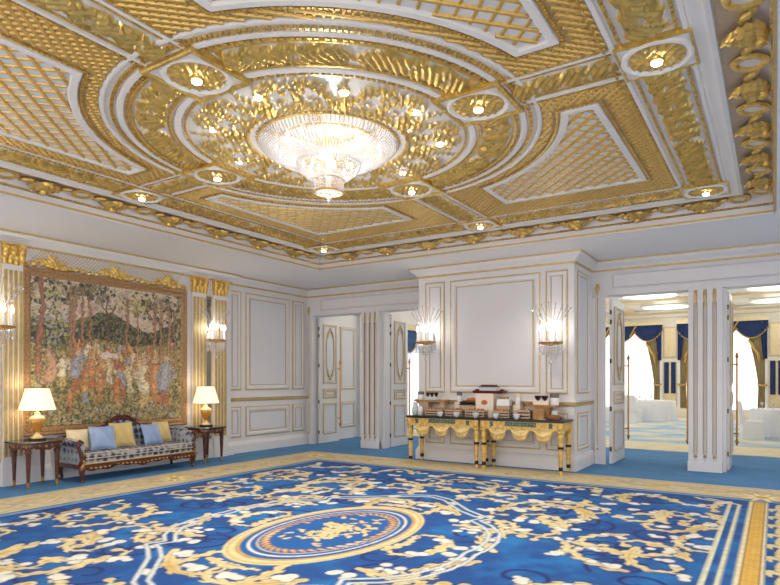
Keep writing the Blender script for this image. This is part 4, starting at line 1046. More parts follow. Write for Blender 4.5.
def cushion_box(x0, x1, y0, y1, z0, z1, bul=.02):
    b = MB(); n, k = 24, 12; vs = []
    for zz, top in ((z0, 0), (z1, 1)):
        for i in range(n + 1):
            for j in range(k + 1):
                u, v = i / n * 2 - 1, j / k * 2 - 1; e = (1 - abs(u) ** 6) * (1 - abs(v) ** 6)
                vs.append(((x0 + x1) / 2 + u * (x1 - x0) / 2, (y0 + y1) / 2 + v * (y1 - y0) / 2 - .012 * (1 - abs(u) ** 4) * (v < -.9), zz + (bul if top else 0) * e))
    off = (n + 1) * (k + 1); idx = lambda t_, i, j: t_ * off + i * (k + 1) + j
    fs = [(idx(t_, i, j), idx(t_, i + 1, j), idx(t_, i + 1, j + 1), idx(t_, i, j + 1)) for t_ in (0, 1) for i in range(n) for j in range(k)]
    for i in range(n): fs += [(idx(0, i, 0), idx(0, i + 1, 0), idx(1, i + 1, 0), idx(1, i, 0)), (idx(0, i, k), idx(0, i + 1, k), idx(1, i + 1, k), idx(1, i, k))]
    for j in range(k): fs += [(idx(0, 0, j), idx(0, 0, j + 1), idx(1, 0, j + 1), idx(1, 0, j)), (idx(0, n, j), idx(0, n, j + 1), idx(1, n, j + 1), idx(1, n, j))]
    return b.add(vs, fs)
sc0 = cushion_box(-HL + .09, HL - .09, -HD - .005, HD - .12, .355, .435, .02).build('seat_cushion', M['damask'], so, smooth=50)
b = MB()
for z in (.283, .357, .437): b.tube([(-HL + .06, -HD - .012, z), (HL - .06, -HD - .012, z)], .0085, 6)
b.build('gold_piping', M['satingold'], sc0, smooth=60)
def crest(x):
    q = abs(x) / (HL - .06); return .66 + .10 * (1 - min(1, q) ** 2) + .15 * math.exp(-(x / .30) ** 2)
xs = np.linspace(-HL + .06, HL - .06, 50); b = MB(); vs = []
for x in xs:
    for yy, zz in ((HD - .13, .42), (HD - .07, crest(x) - .03), (HD + .0, crest(x) - .03), (HD - .0, .30)): vs.append((x, yy, zz))
b.add(vs, [(i * 4 + j, (i + 1) * 4 + j, (i + 1) * 4 + (j + 1) % 4, i * 4 + (j + 1) % 4) for i in range(49) for j in range(4)] + [(0, 1, 2, 3), (196, 197, 198, 199)])
b.build('backrest', M['damask'], so, smooth=40)
b = MB(); b.tube([(x, HD - .035, crest(x) - .01) for x in xs], [.022 + .008 * abs(math.sin(x * 17)) + .012 * math.exp(-(x / .12) ** 2) for x in xs], 8)
for s_ in (-1, 1):
    b.tube([(s_ * x, HD - .055, z) for x, z in ((.02, .95), (.09, .945), (.16, .91), (.22, .86), (.26, .85), (.27, .87), (.25, .885))], [.02, .022, .02, .016, .014, .014, .012], 7)
    b.tube([(s_ * x, HD - .06, crest(x) + z) for x, z in ((.36, -.0), (.45, .02), (.55, .02), (.62, .0))], [.012, .02, .018, .01], 7)
b.lathe([(.001, -.03), (.05, -.02), (.065, 0), (.045, .03), (.001, .045)], (0, HD - .05, .915), 10, sy=.5)
b.build('crest_rail', M['darkwood'], so, smooth=60)
for s_ in (-1, 1):
    b = MB(); n = 14; vs = []
    for i in range(n + 1):
        y = -HD + .05 + (2 * HD - .10) * i / n; tz = .585 + .05 * (i / n) + .02 * math.sin(i / n * PI)
        for xx, zz in ((HL - .09, .30), (HL - .10, tz - .04), (HL - .07, tz + .02), (HL - .0, tz + .035), (HL + .05, tz + .01), (HL + .045, tz - .05), (HL + .0, tz - .09), (HL - .005, .27)): vs.append((s_ * xx, y, zz))
    b.add(vs, [(i * 8 + j, (i + 1) * 8 + j, (i + 1) * 8 + (j + 1) % 8, i * 8 + (j + 1) % 8) for i in range(n) for j in range(8)] + [tuple(range(8)), tuple(n * 8 + j for j in range(8))])
    arm = b.build('armrest', M['damask'], so, smooth=45)
    b = MB(); x = HL - .02
    b.tube([(s_ * (x - .0), -HD + .045, .26), (s_ * (x - .03), -HD + .0, .34), (s_ * (x - .01), -HD + .03, .44), (s_ * (x + .03), -HD + .02, .53), (s_ * (x + .05), -HD + .03, .60), (s_ * (x + .01), -HD + .03, .635), (s_ * (x - .05), -HD + .035, .60)], [.035, .045, .03, .028, .03, .026, .018], 8)
    b.ball((s_ * (x + .02), -HD + .01, .585), .032, n=8)
    b.tube([(s_ * (x + .045), -HD + .06, .61), (s_ * (x + .05), 0, .64), (s_ * (x + .02), HD - .07, .665)], [.016, .012, .016], 6)
    b.build('arm_scroll', M['darkwood'], arm, smooth=60)
    b = MB(); b.tube([(s_ * (x - .03), -HD - .02, .30), (s_ * (x - .0), -HD - .03, .25), (s_ * x, -HD - .015, .2)], [.012, .03, .012], 7); b.ball((s_ * (x - .02), -HD - .03, .33), .02, n=7); b.build('gilt_mount', M['ormolu'], so, smooth=60)
def pillow(x, y, z, sz, m, rz, lean, label, name='throw_cushion'):
    t = empty(name, (0, 0, 0)); n = 16; b = MB(); vs = []
    for sd_ in (-1, 1):
        for i in range(n + 1):
            for j in range(n + 1):
                u, v = i / n * 2 - 1, j / n * 2 - 1
                th = ((1 - u * u) * (1 - v * v)) ** .42 * .075 * (1 + .10 * math.sin(u * 7 + v * 4)); pin = 1 - .07 * (1 - abs(u)) * 0 - .06 * (1 - u * u) * abs(v) ** 3 - .0
                vs.append((u * sz * (1 - .07 * (1 - v * v)), sd_ * th, v * sz * (1 - .07 * (1 - u * u)) + sz))
    k = (n + 1) ** 2; id_ = lambda s, i, j: s * k + i * (n + 1) + j
    b.add(vs, [(id_(s, i, j), id_(s, i + 1, j), id_(s, i + 1, j + 1), id_(s, i, j + 1)) for s in (0, 1) for i in range(n) for j in range(n)])
    cv = b.build('cover', m, t, smooth=80)
    b = MB(); P = []
    for i in range(41):
        a = 2 * PI * i / 40; q = max(abs(math.cos(a)), abs(math.sin(a))); u, v = math.cos(a) / q, math.sin(a) / q
        P.append((u * sz * (1 - .07 * (1 - v * v)), 0, v * sz * (1 - .07 * (1 - u * u)) + sz))
    b.tube(P, .006, 5); b.build('piping', m, cv, smooth=60)
    t.location = so.matrix_basis @ Vector((x, y, z)) if False else Vector((-9.05 - y, 6.08 + x, z))
    t.rotation_euler = (-lean, 0, R(90) + rz); tag(t, label, 'cushion', 'throw cushions on the sofa')
pillow(-.86, .07, .458, .165, M['satincream'], R(-20), R(13), 'cream cushion leaning in the left corner of the sofa, behind the blue one')
pillow(-.59, -.17, .458, .19, M['satinblue'], R(-14), R(20), 'ice blue satin cushion on the left half of the sofa')
pillow(-.16, -.06, .458, .205, M['satingold'], R(0), R(18), 'gold satin cushion in the middle of the sofa')
pillow(.36, -.11, .458, .18, M['satinblue'], R(4), R(20), 'ice blue tufted satin cushion on the right half of the sofa')
pillow(.66, .03, .458, .185, M['satingold'], R(10), R(16), 'gold cushion at the right, tucked behind the blue cushion near the sofa arm')

# ================================================================== SIDE TABLES AND LAMPS
def side_table(loc, label):
    t = empty('side_table', loc, 0, label, 'side table', 'side tables flanking the sofa')
    b = MB(); q = .33; c = .13; oct_ = [(-q, -q + c), (-q + c, -q), (q - c, -q), (q, -q + c), (q, q - c), (q - c, q), (-q + c, q), (-q, q - c)]
    sc2 = lambda k: [(x * k, y * k) for x, y in oct_]
    for k0, z0, k1, z1 in ((.97, .645, 1, .65), (1, .65, 1, .667), (1, .667, .97, .672)):
        P0, P1 = sc2(k0), sc2(k1); b.add([(x, y, z0) for x, y in P0] + [(x, y, z1) for x, y in P1], [(i, (i + 1) % 8, 8 + (i + 1) % 8, 8 + i) for i in range(8)])
    b.add([(x * .97, y * .97, .672) for x, y in oct_], [tuple(range(8))]); b.add([(x * .97, y * .97, .645) for x, y in oct_], [tuple(range(8))])
    b.build('table_top', M['granite'], t)
    b = MB(); P = sc2(.86); n = 10; vs = []
    for i in range(8):
        for k in range(n):
            p = (P[i][0] + (P[(i + 1) % 8][0] - P[i][0]) * k / n, P[i][1] + (P[(i + 1) % 8][1] - P[i][1]) * k / n); lo = .575 - .03 * math.sin(k / n * PI) ** 2 + .012 * math.cos(k * 2.4)
            vs += [(p[0], p[1], lo), (p[0] * 1.03, p[1] * 1.03, .61), (p[0], p[1], .646)]
    m_ = 8 * n; b.add(vs, [(i * 3 + j, ((i + 1) % m_) * 3 + j, ((i + 1) % m_) * 3 + j + 1, i * 3 + j + 1) for i in range(m_) for j in range(2)])
    b.build('apron', M['darkwood'], t, smooth=50)
    b = MB()
    for i in range(8):
        x, y = (P[i][0] + P[(i + 1) % 8][0]) / 2 * 1.04, (P[i][1] + P[(i + 1) % 8][1]) / 2 * 1.04; b.ball((x, y, .605), .022, n=7, k=4)
        for f in (.25, .75): b.ball((P[i][0] + (P[(i + 1) % 8][0] - P[i][0]) * f, P[i][1] + (P[(i + 1) % 8][1] - P[i][1]) * f, .612), .016, n=6, k=4, sx=1.1, sy=1.1)
    b.build('gilt_mounts', M['ormolu'], t, smooth=60)
    for x in (-.2, .2):
        for y in (-.2, .2):
            b = MB(); b.lathe([(.030, .0), (.026, .04), (.020, .09), (.022, .12), (.036, .46), (.034, .49), (.046, .51), (.046, .54), (.034, .56), (.040, .60), (.040, .645)][2:], (x, y, 0), 8); lg = b.build('leg', M['darkwood'], t, smooth=35)
            MB().lathe([(.012, 0), (.022, .012), (.018, .04), (.024, .09), (.024, .10)], (x, y, 0), 8).build('leg_shoe', M['ormolu'], lg, smooth=50)
    return t
def table_lamp(loc, label):
    t = empty('table_lamp', loc, 0, label, 'table lamp', 'gilt urn table lamps')
    b = MB(); b.box(-.085, .085, -.085, .085, 0, .025); b.build('plinth', M['black'], t)
    b = MB(); b.lathe([(.09, .025), (.09, .04), (.07, .05), (.055, .065), (.03, .09), (.026, .105), (.034, .115), (.001, .12)], n=18); b.build('foot', M['ivory'], t, smooth=50)
    b = MB(); b.lathe([(.022, .11), (.045, .14), (.075, .19), (.095, .245), (.10, .28), (.095, .295)], n=20); b.build('urn', M['amber'], t, smooth=60)
    b = MB(); b.lathe([(.098, .292), (.108, .305), (.105, .325), (.08, .345), (.045, .36), (.034, .385), (.04, .395), (.02, .41), (.012, .44), (.012, .52)], n=20); b.build('urn_shoulder', M['ivory'], t, smooth=50)
    b = MB(); n = 48; vs = []
    for r, z in ((.243, .44), (.238, .46), (.160, .735), (.162, .75)):
        for k in range(n): q = r * (1 + .006 * (k % 2)); vs.append((q * math.cos(2 * PI * k / n), q * math.sin(2 * PI * k / n), z))
    b.add(vs, [(i * n + k, i * n + (k + 1) % n, (i + 1) * n + (k + 1) % n, (i + 1) * n + k) for i in range(3) for k in range(n)])
    b.build('lamp_shade', M['shade'], t, smooth=60)
    MB().ball((0, 0, .56), .035, n=10, k=6).build('bulb', M['bulb'], t, smooth=60)
    for z, e in ((.40, 1.8), (.82, 1.8)):
        l = lamp('lamp_glow', 'POINT', (0, 0, z), e, (1, .84, .62), shadow_soft_size=.1); l.parent = t
    return t
side_table((-9.07, 4.55, 0), 'dark carved side table left of the sofa'); side_table((-9.07, 7.66, 0), 'dark carved side table right of the sofa')
table_lamp((-9.12, 4.60, .672), 'lit table lamp with amber urn base, left of the sofa'); table_lamp((-9.12, 7.70, .672), 'lit table lamp with amber urn base, right of the sofa')

# ================================================================== CONSOLE TABLES
def console(x0, x1, y0, y1, label):
    t = empty('console_table', ((x0 + x1) / 2, (y0 + y1) / 2, .0036), 0, label, 'console table', 'gilt console tables of the buffet'); hx, hy = (x1 - x0) / 2, (y1 - y0) / 2
    b = MB(); b.box(-hx, hx, -hy, hy, .855, .885); b.box(-hx + .012, hx - .012, -hy + .012, hy - .012, .845, .855); b.build('table_top', M['black'], t)
    ap = MB(); ap.box(-hx + .05, hx - .05, -hy + .03, -hy + .06, .715, .845); ap.box(-hx + .05, hx - .05, hy - .06, hy - .03, .715, .845)
    for s_ in (-1, 1): ap.box(min(s_ * (hx - .03), s_ * (hx - .06)), max(s_ * (hx - .03), s_ * (hx - .06)), -hy + .05, hy - .05, .715, .845)
    ap.sweep([(-hx + .08, .715), (hx - .08, .715)], [(0, 0), (0, .02), (.02, .02), (.02, 0)], lambda a, c, h: (a, -hy + .03 - h, c))
    ap.build('apron', M['yellowgilt'], t)
    b = MB(); b.box(-.27, .27, -hy + .018, -hy + .03, .765, .835); b.build('centre_plaque', M['plaque'], t)
    b = MB()
    for k in range(9): b.octa((-.24 + .06 * k, -hy + .016, .80), .02, .022)
    b.build('plaque_carving', mat('verdigris_leaf', S(120, 150, 130), .5), t)
    for s_ in (-1, 1):
        b = MB(); b.box(s_ * (hx - .22) - .03, s_ * (hx - .22) + .03, -hy + .02, -hy + .03, .75, .83); b.torus((s_ * (hx - .22), -hy + .018, .79), .018, .007, 12, 5, ax=(1, 0, 0), ay=(0, 0, 1)); b.build('rosette_block', M['plaque'], t)
    for x in (-hx + .065, hx - .065):
        for y in (-hy + .065, hy - .065):
            b = MB(); b.lathe([(.018, 0), (.032, .02), (.026, .05), (.030, .07)], (x, y, 0), 12); b.lathe([(.030, .13), (.040, .42)], (x, y, 0), 14, wob=.06, nw=7); b.lathe([(.042, .46), (.048, .50), (.036, .52), (.050, .58), (.055, .62), (.040, .66), (.05, .68)], (x, y, 0), 14); b.box(x - .05, x + .05, y - .05, y + .05, .68, .845)
            b.ball((x, y - .05 * (1 if y < 0 else -1), .77), .045, n=10, k=6, sz=1.35, sy=.7)
            lg = b.build('leg', M['yellowgilt'], t, smooth=40)
            for q_ in ([(.036, .07), (.036, .13)], [(.048, .42), (.048, .46)]): MB().lathe(q_, (x, y, 0), 12).build('leg_band', M['black'], lg, smooth=40)
    w_ = (2 * hx - .28) / 3
    for k in range(3):
        c = -hx + .14 + w_ * (k + .5); n, m_ = 18, 10; vs = []; b = MB(); hwid = w_ * .44
        for i in range(n + 1):
            u = -1 + 2 * i / n; deep = .185 * (1 - abs(u) ** 3) ** .75 + .015
            for j in range(m_ + 1):
                v = j / m_; z = .725 - .02 * (1 - u * u) - deep * v; y = -hy + .028 - .055 * math.sin(PI * min(1, v * .85 + .1)) * (1 - u * u * .7) - .010 * math.cos(v * 5 * PI) * (1 - u * u)
                vs.append((c + u * hwid * (1 - .12 * v), y, z))
        b.add(vs, [(i * (m_ + 1) + j, (i + 1) * (m_ + 1) + j, (i + 1) * (m_ + 1) + j + 1, i * (m_ + 1) + j + 1) for i in range(n) for j in range(m_)])
        for s_ in (-1, 1): b.ball((c + s_ * hwid, -hy + .02, .715), .026, n=8)
        b.ball((c, -hy - .012, .60), .03, n=8, sy=.6); b.build('carved_swag', M['swag'], t, smooth=60)
    return t
TY0, TY1 = 9.60, 10.16
console(-5.82, -4.345, TY0, TY1, 'left gilt console table with carved swags and black top'); console(-4.335, -2.86, TY0, TY1, 'right gilt console table with carved swags and black top')
TT = .889
# ---- buffet
def crate(x0, x1, y0, y1, z0, z1, label, fill):
    t = empty('wooden_crate', ((x0 + x1) / 2, (y0 + y1) / 2, z0), 0, label, 'crate', 'wooden crates of the buffet'); hx, hy, h = (x1 - x0) / 2, (y1 - y0) / 2, z1 - z0
    b = MB(); n = 3; sh = h / (n + (n - 1) * .8)
    for k in range(n):
        z = k * sh * 1.8
        b.box(-hx, hx, -hy, -hy + .01, z, z + sh); b.box(-hx, hx, hy - .01, hy, z, z + sh); b.box(-hx, -hx + .01, -hy, hy, z, z + sh); b.box(hx - .01, hx, -hy, hy, z, z + sh)
    b.box(-hx, hx, -hy, hy, 0, .008)
    for sx in (-1, 1):
        for sy in (-1, 1): b.obox((sx * (hx - .017), sy * (hy - .017), h / 2), .018, .018, h)
    b.build('slats', M['crate'], t)
    b = MB(); b.box(-hx + .012, hx - .012, -hy + .012, hy - .012, .01, h * .78); b.build('liner', M['black'], t)
    return t
def fill_items(x0, x1, y0, y1, z, n, name, cat, m, label, group, seed, r=.035, sz=.6):
    g = np.random.default_rng(seed); first = None; q = int(math.ceil(n ** .5 * ((x1 - x0) / (y1 - y0)) ** .5)); k = 0
    rows = int(math.ceil(n / q))
    for j in range(rows):
        for i in range(q):
            if k >= n: return
            x = x0 + (x1 - x0) * (i + .5) / q; y = y0 + (y1 - y0) * (j + .5) / rows
            if first is None:
                b = MB(); b.lathe([(r * math.sin(PI * a / 6) + 1e-5, r * sz * (1 - math.cos(PI * a / 6))) for a in range(7)], n=10, wob=.07, nw=5, sx=1.04); o = first = b.build(name, m, None, smooth=60)
            else: o = first.copy(); COL.objects.link(o)
            o.location = (x, y, z); o.rotation_euler = (0, 0, g.uniform(0, 3)); tag(o, label, cat, group); k += 1
cr_ = [(-5.50, -5.13, 'left console, first slatted crate from the left, holding pastries'), (-5.08, -4.73, 'left console, middle slatted crate, holding golden pastries'), (-4.68, -4.30, 'slatted wooden crate at the right end of the left console'),
       (-4.16, -3.83, 'slatted wooden crate at the left end of the right console'), (-3.72, -3.46, 'tall slatted crate with black gaps on the right console')]
nm = ['first crate from the left', 'second crate from the left', 'third crate from the left', 'fourth crate from the left', 'fifth crate from the left']
for i, (a0, a1, lab) in enumerate(cr_):
    h = .12 if i < 4 else .15
    crate(a0, a1, 9.74, 9.92, TT, TT + h, lab, None)
    if i == 3: fill_items(a0 + .03, a1 - .03, 9.77, 9.89, TT + h * .78 + .001, 5, 'fruit', 'fruit', M['fruit'], 'piece of fruit heaped in the fourth crate from the left', 'fruit in the fourth crate', 62, .03, 1.0)
    else: fill_items(a0 + .03, a1 - .03, 9.77, 9.89, TT + h * .78 + .001, 4 if i < 4 else 3, 'pastry', 'pastry', M['pastry'], 'small baked pastry in the %s on the buffet' % nm[i], 'pastries in the %s' % nm[i], 40 + i, .034 if i < 4 else .03, .9)
def lathe_thing(name, loc, prof, m, label, cat, group=None, n=18):
    o = MB().lathe(prof, n=n).build(name, m, None, smooth=45, loc=loc); return tag(o, label, cat, group)
for i, x in enumerate((-5.13, -4.80, -4.43, -4.05, -3.68)):
    lathe_thing('white_bowl', (x, 9.67, TT), [(.028, 0), (.03, .006), (.055, .04), (.062, .085), (.056, .085), (.045, .035), (.001, .014)], M['porcelain'],
                ['white bowl in front of the first crate from the left', 'white bowl in front of the second crate from the left', 'white bowl in front of the third crate, near the table joint', 'white bowl in front of the fourth crate', 'white bowl in front of the tall fifth crate'][i], 'bowl', 'white bowls along the front of the buffet')
# left riser: board on two stands, jar, dark cups
def stand(x, y, w_, d, h, m, label, name='display_block', cat='display block', z=TT):
    o = MB().box(-w_ / 2, w_ / 2, -d / 2, d / 2, 0, h); 
    o.box(-w_ / 2 - .004, w_ / 2 + .004, -d / 2 - .004, d / 2 + .004, h - .012, h)
    return tag(o.build(name, m, None, loc=(x, y, z)), label, cat)
stand(-5.62, 10.03, .16, .15, .25, M['crate'], 'pale wooden block under the left end of the serving board'); stand(-5.25, 10.03, .10, .15, .25, M['crate'], 'pale wooden block under the right end of the serving board')
def board(x0, x1, y, z, label):
    b = MB(); b.box(x0, x1, y - .10, y + .10, z, z + .03); b.box(x0 + .01, x1 - .01, y - .09, y + .09, z + .03, z + .036); return tag(b.build('serving_board', M['oak'], None), label, 'serving board')
board(-5.84, -5.16, 10.03, TT + .25, 'long wooden serving board on blocks at the left end of the buffet')
ZB = TT + .286
def jar(x, y, z, r, h, capm, label, body='porcelain', cap=.4):
    t = empty('storage_jar', (x, y, z), 0, label, 'jar', 'jars of the buffet')
    MB().lathe([(r * .95, 0), (r, .01), (r, h * (1 - cap)), (r * .98, h * (1 - cap) + .004)], n=18).build('jar_body', M[body], t, smooth=40)
    MB().lathe([(r * .98, h * (1 - cap)), (r * 1.0, h * .9), (r * .9, h), (.001, h + .004)], n=18).build('jar_top', M[capm], t, smooth=40); return t
jar(-5.74, 10.03, ZB, .062, .155, 'greycap', 'white jar with grey-brown top on the left serving board')
def dark_cup(x, y, z, label, group, r=.042, h=.075):
    lathe_thing('chocolate_cup', (x, y, z), [(.018, 0), (.02, .005), (r * .8, h * .5), (r, h), (r * .85, h), (r * .5, h * .6), (.001, h * .5)], M['choc'], label, 'cup', group, 12)
for k in range(3): dark_cup(-5.59 + .09 * k, 10.03, ZB + .06, ['left', 'middle', 'right'][k] + ' one of the three dark chocolate cups on the left serving board', 'dark cups on the left board')
tag(MB().box(-5.64, -5.36, 9.98, 10.08, ZB, ZB + .06).build('cup_riser', M['glass'], None), 'small clear riser under the three dark chocolate cups', 'riser')
# napkin / pitcher at left end
lathe_thing('water_jug', (-5.76, 9.85, TT), [(.05, 0), (.062, .02), (.065, .12), (.04, .19), (.045, .24), (.04, .24), (.035, .19), (.001, .18)], M['glass'], 'tall pale glass jug at the left end of the buffet', 'jug')
lathe_thing('coffee_pot', (-5.63, 9.82, TT), [(.04, 0), (.05, .01), (.05, .13), (.035, .16), (.012, .165), (.012, .18), (.001, .185)], M['porcelain'], 'white pot beside the glass jug at the left end', 'pot')
# middle left: jar, chocolate tray on block, loaf
stand(-4.93, 10.05, .13, .13, .255, M['box'], 'pale block under the small brown topped jar on the left console'); jar(-4.93, 10.05, TT + .255, .05, .19, 'greycap', 'slim white jar with brown top, left of the chocolate tray')
stand(-4.713, 9.99, .29, .14, .20, M['crate'], 'wooden block under the dark chocolate tray')
t = empty('chocolate_tray', (-4.715, 9.99, TT + .201), 0, 'tray of dark chocolates between the slim jar and the white pedestal', 'tray')
MB().box(-.16, .16, -.075, .075, 0, .02).build('tray_base', M['black'], t)
b = MB()
for i in range(8):
    for j in range(3): b.ball((-.135 + .0385 * i, -.05 + .05 * j, .045), .024, n=8, k=5)
tag(b.build('chocolates', M['choc'], t, smooth=60), kind='stuff')
o = MB().lathe([(.001, 0), (.06, .005), (.075, .03), (.06, .06), (.001, .072)], n=14, sx=1.3, sy=.8).build('brioche_loaf', M['pastry'], None, smooth=60, loc=(-4.66, 9.99, TT + .272)); tag(o, 'golden brioche on top of the chocolate tray', 'loaf')
# centre pedestal with tray and glass case
t = empty('display_pedestal', (-4.38, 10.03, TT), 0, 'white pedestal box with an orange round mark at the middle of the buffet', 'pedestal')
MB().box(-.17, .17, -.10, .10, 0, .42).build('pedestal_body', M['box'], t)
o = MB().lathe([(.001, 0), (.055, 0), (.055, .004), (.001, .005)], n=20, sx=1.1, sy=.8); o.v = [(x * 1.0 + .0, -.10 - z, y + .26) for x, y, z in o.v]; o.build('orange_mark', M['logo'], t)
t = empty('lacquer_tray', (-4.32, 10.03, TT + .42), 0, 'red-brown lacquer tray on top of the white pedestal', 'tray')
MB().sweep(rect(-.30, .30, -.10, .10), [(.02, 0), (0, .05), (.012, .05), (.03, .012), (.09, .012)], FW, True).build('tray_rim', M['redbrown'], t); MB().box(-.28, .28, -.08, .08, .0, .012).build('tray_base', M['redbrown'], t)
for s_ in (-1, 1): MB().lathe([(.02, 0), (.05, .03), (.045, .06), (.001, .07)], (s_ * .24, 0, .012), 12).build('chocolate_mound', M['choc'], t, smooth=50)
t = empty('glass_case', (-4.33, 10.03, TT + .434), 0, 'small pale glass cake case with dark red lid, topmost on the pedestal', 'case')
b = MB()
for k in range(9): b.tube([(-.16 + .04 * k, -.065, .0), (-.16 + .04 * k, -.065, .10)], .006, 6)
b.box(-.165, .165, -.06, .06, 0, .10); b.build('glass_box', M['glass'], t)
b = MB(); b.box(-.17, .17, -.07, .07, .10, .115)
for k in range(9): b.ball((-.14 + .035 * k, 0, .125), .02, n=8)
b.build('case_lid', M['redbrown'], t, smooth=40)
# right of pedestal: white cake block, cream jar
stand(-4.03, 10.0, .24, .16, .21, M['crate'], 'wooden block under the white cake on the right console'); tag(MB().box(-.115, .115, -.07, .07, 0, .115).build('white_cake', M['porcelain'], None, loc=(-4.03, 10.0, TT + .21)), 'white rectangular cake right of the pedestal', 'cake')
fill_items(-4.12, -3.94, 9.96, 10.05, TT + .326, 3, 'croissant', 'croissant', M['pastry'], 'golden croissant on top of the white cake', 'croissants on the white cake', 61, .027, .8)
stand(-3.79, 10.04, .12, .12, .23, M['box'], 'pale block under the cream jar on the right console'); jar(-3.79, 10.04, TT + .23, .05, .19, 'creamjar', 'cream jar right of the white cake', 'porcelain')
# right board on blocks
stand(-3.33, 10.0, .26, .16, .20, M['oak'], 'tall wooden block under the middle of the right serving board'); board(-3.62, -3.02, 10.03, TT + .20, 'long wooden serving board on a block at the right end of the buffet')
ZR = TT + .236
tag(MB().box(-3.50, -3.225, 9.98, 10.08, ZR, ZR + .07).build('cup_riser', M['box'], None), 'small pinkish riser under two dark chocolate cups', 'riser')
for k in range(2): dark_cup(-3.43 + .12 * k, 10.03, ZR + .07, ['left', 'right'][k] + ' one of the two dark chocolate cups on the right serving board', 'dark cups on the right board', .06, .085)
jar(-3.14, 10.03, ZR, .075, .20, 'greycap', 'wide white jar with grey filling at the right end of the board')
fill_items(-3.6, -3.48, 9.96, 10.08, ZR, 2, 'bun', 'bun', M['pastry'], 'small glazed bun at the left end of the right serving board', 'buns on the right board', 63, .027, .8)
tag(MB().box(-.09, .09, -.06, .06, 0, .17).build('bread_box', M['oak'], None, loc=(-3.33, 9.80, TT)), 'brown bread box right of the tall crate', 'box')
b = MB()
b.lathe([(.001, 0), (.06, .004), (.075, .04), (.055, .075), (.001, .085)], n=14, sx=1.9, sy=.9); tag(b.build('bread_loaf', M['bread'], None, smooth=60, loc=(-3.08, 9.80, TT)), 'brown bread loaf at the right end of the buffet', 'loaf')
lathe_thing('glass_jar', (-3.12, 9.96, TT), [(.04, 0), (.055, .01), (.055, .12), (.04, .14), (.001, .145)], M['glass'], 'grey glass jar standing behind the bread loaf', 'jar')
tag(MB().lathe([(.001, 0), (.06, 0), (.075, .012), (.07, .012), (.055, .006), (.001, .006)], n=18).build('saucer', M['porcelain'], None, smooth=40, loc=(-3.24, 9.68, TT)), 'white saucer in front of the bread box', 'saucer')

# ================================================================== BALLROOM BEYOND
BY = 27.0
struct(MB().box(-9.36, .5, 11.75, 11.76, 0, .001).build('floor_threshold', M['carpet'])) if False else None
b = MB(); b.box(-9.5, 6.2, 14.2, 26.9, 0, .012); tag(b.build('ballroom_carpet', M['ballcarpet']), 'pale cream and light blue patterned carpet in the ballroom beyond', 'carpet')
for y0, y1, lab in ((14.2, 16.0, 'cream carpet border nearest the right doorways'), (26.0, 26.9, 'cream carpet border along the ballroom windows')):
    tag(MB().box(-9.5, 6.2, y0, y1, .0125, .016).build('carpet_border', M['ballcream'], None), lab, 'carpet border')
bw = empty('wall_ballroom', kind='structure')
b = MB()
for x0, x1 in ((-12, -7.1), (-3.95 + 0, -3.35), (-.25, .35), (3.4, 6.5)): b.box(x0, x1, BY, BY + .3, 0, 3.86)
b.box(-12, 6.5, BY, BY + .3, 3.86, 4.42); b.build('wall_face', M['cream'], bw)
b = MB(); b.box(6.3, 6.5, 11.75, BY, 0, 4.42); b.box(XR + .2, 6.3, 11.5, 11.75, 0, 4.42); b.box(-9.8, 6.3, 11.76, 11.8, 3.2, 4.42); b.build('wall_face', M['cream'], bw)
b = MB()
for y0, y1 in ((13.35, 15.3), (17.3, 20.5), (22.5, BY)): b.box(XL - .25, XL, y0, y1, 0, 3.3)
b.box(XL - .25, XL, 11.76, BY, 3.3, 4.42); b.box(XL, XL + .12, 13.25, 13.75, 0, 4.42); b.build('wall_face', M['white'], bw)
for z0, z1 in ((.3, .98), (1.3, 2.95)):
    b = MB(); frame(b, 12.5, 13.15, z0, z1, WL(XL), .08); b.build('panel_moulding', PM, bw)
b = MB(); b.sweep([(6.3, BY), (-12, BY)], [(0, 0), (.05, 0), (.05, .3), (.02, .4), (0, .4)], FW); b.sweep([(6.3, BY), (-12, BY)], [(0, 4.12), (.06, 4.14), (.10, 4.26), (.22, 4.34), (.24, 4.41), (0, 4.41)], FW, False, [1, 0, 1, 0, 0]); b.build('cornice', [M['cream'], M['goldpale']], bw)
for c in (-3.65, .05):
    b = MB(); frame(b, c - .26, c + .26, 2.45, 3.75, WB(BY), .06); frame(b, c - .26, c + .26, .5, 2.3, WB(BY), .06); b.build('panel_moulding', [M['cream'], M['goldline'], M['goldpale']], bw)
    for s_ in (-1, 1): MB().box(c + s_ * .13 - .09, c + s_ * .13 + .09, BY - .03, BY - .012, 1.0, 2.28).build('dark_pane', M['navy'], bw)
bc = empty('ceiling_ballroom', kind='structure')
b = MB(); b.box(-12, 6.5, 11.8, BY + .3, 4.42, 4.52); b.build('ceiling_slab', M['plaster'], bc)
b = MB()
for y in (14.2, 18.6, 22.9): b.box(-9.5, 6.2, y, y + .9, 4.34, 4.42)
for x in (-9.2, -5.6, -2.0, 1.6): b.box(x, x + .7, 11.85, BY - .3, 4.33, 4.42)
b.build('gilt_beams', M['goldpale'], bc)
for i, (x, y) in enumerate([(x, y) for x in (-7.1, -3.5, .1) for y in (13.3, 17.2, 21.4, 25.0)]):  # row nearest the doorways is added, out of view, to brighten the space behind
    o = empty('ceiling_cove', (x, y, 4.42), 0, 'round lit cove in the ballroom ceiling', 'ceiling light', 'lit coves of the ballroom ceiling')
    MB().lathe([(.001, 0), (.8, 0), (.8, -.04), (.7, -.06), (.001, -.06)], n=32).build('lit_disc', M['cove'], o); MB().torus((0, 0, -.04), .86, .06, 40, 8).build('cove_ring', M['plaster'], o, smooth=50)
    l = lamp('cove_glow', 'POINT', (0, 0, -.5), 22, (1, .98, .96), shadow_soft_size=.5); l.parent = o
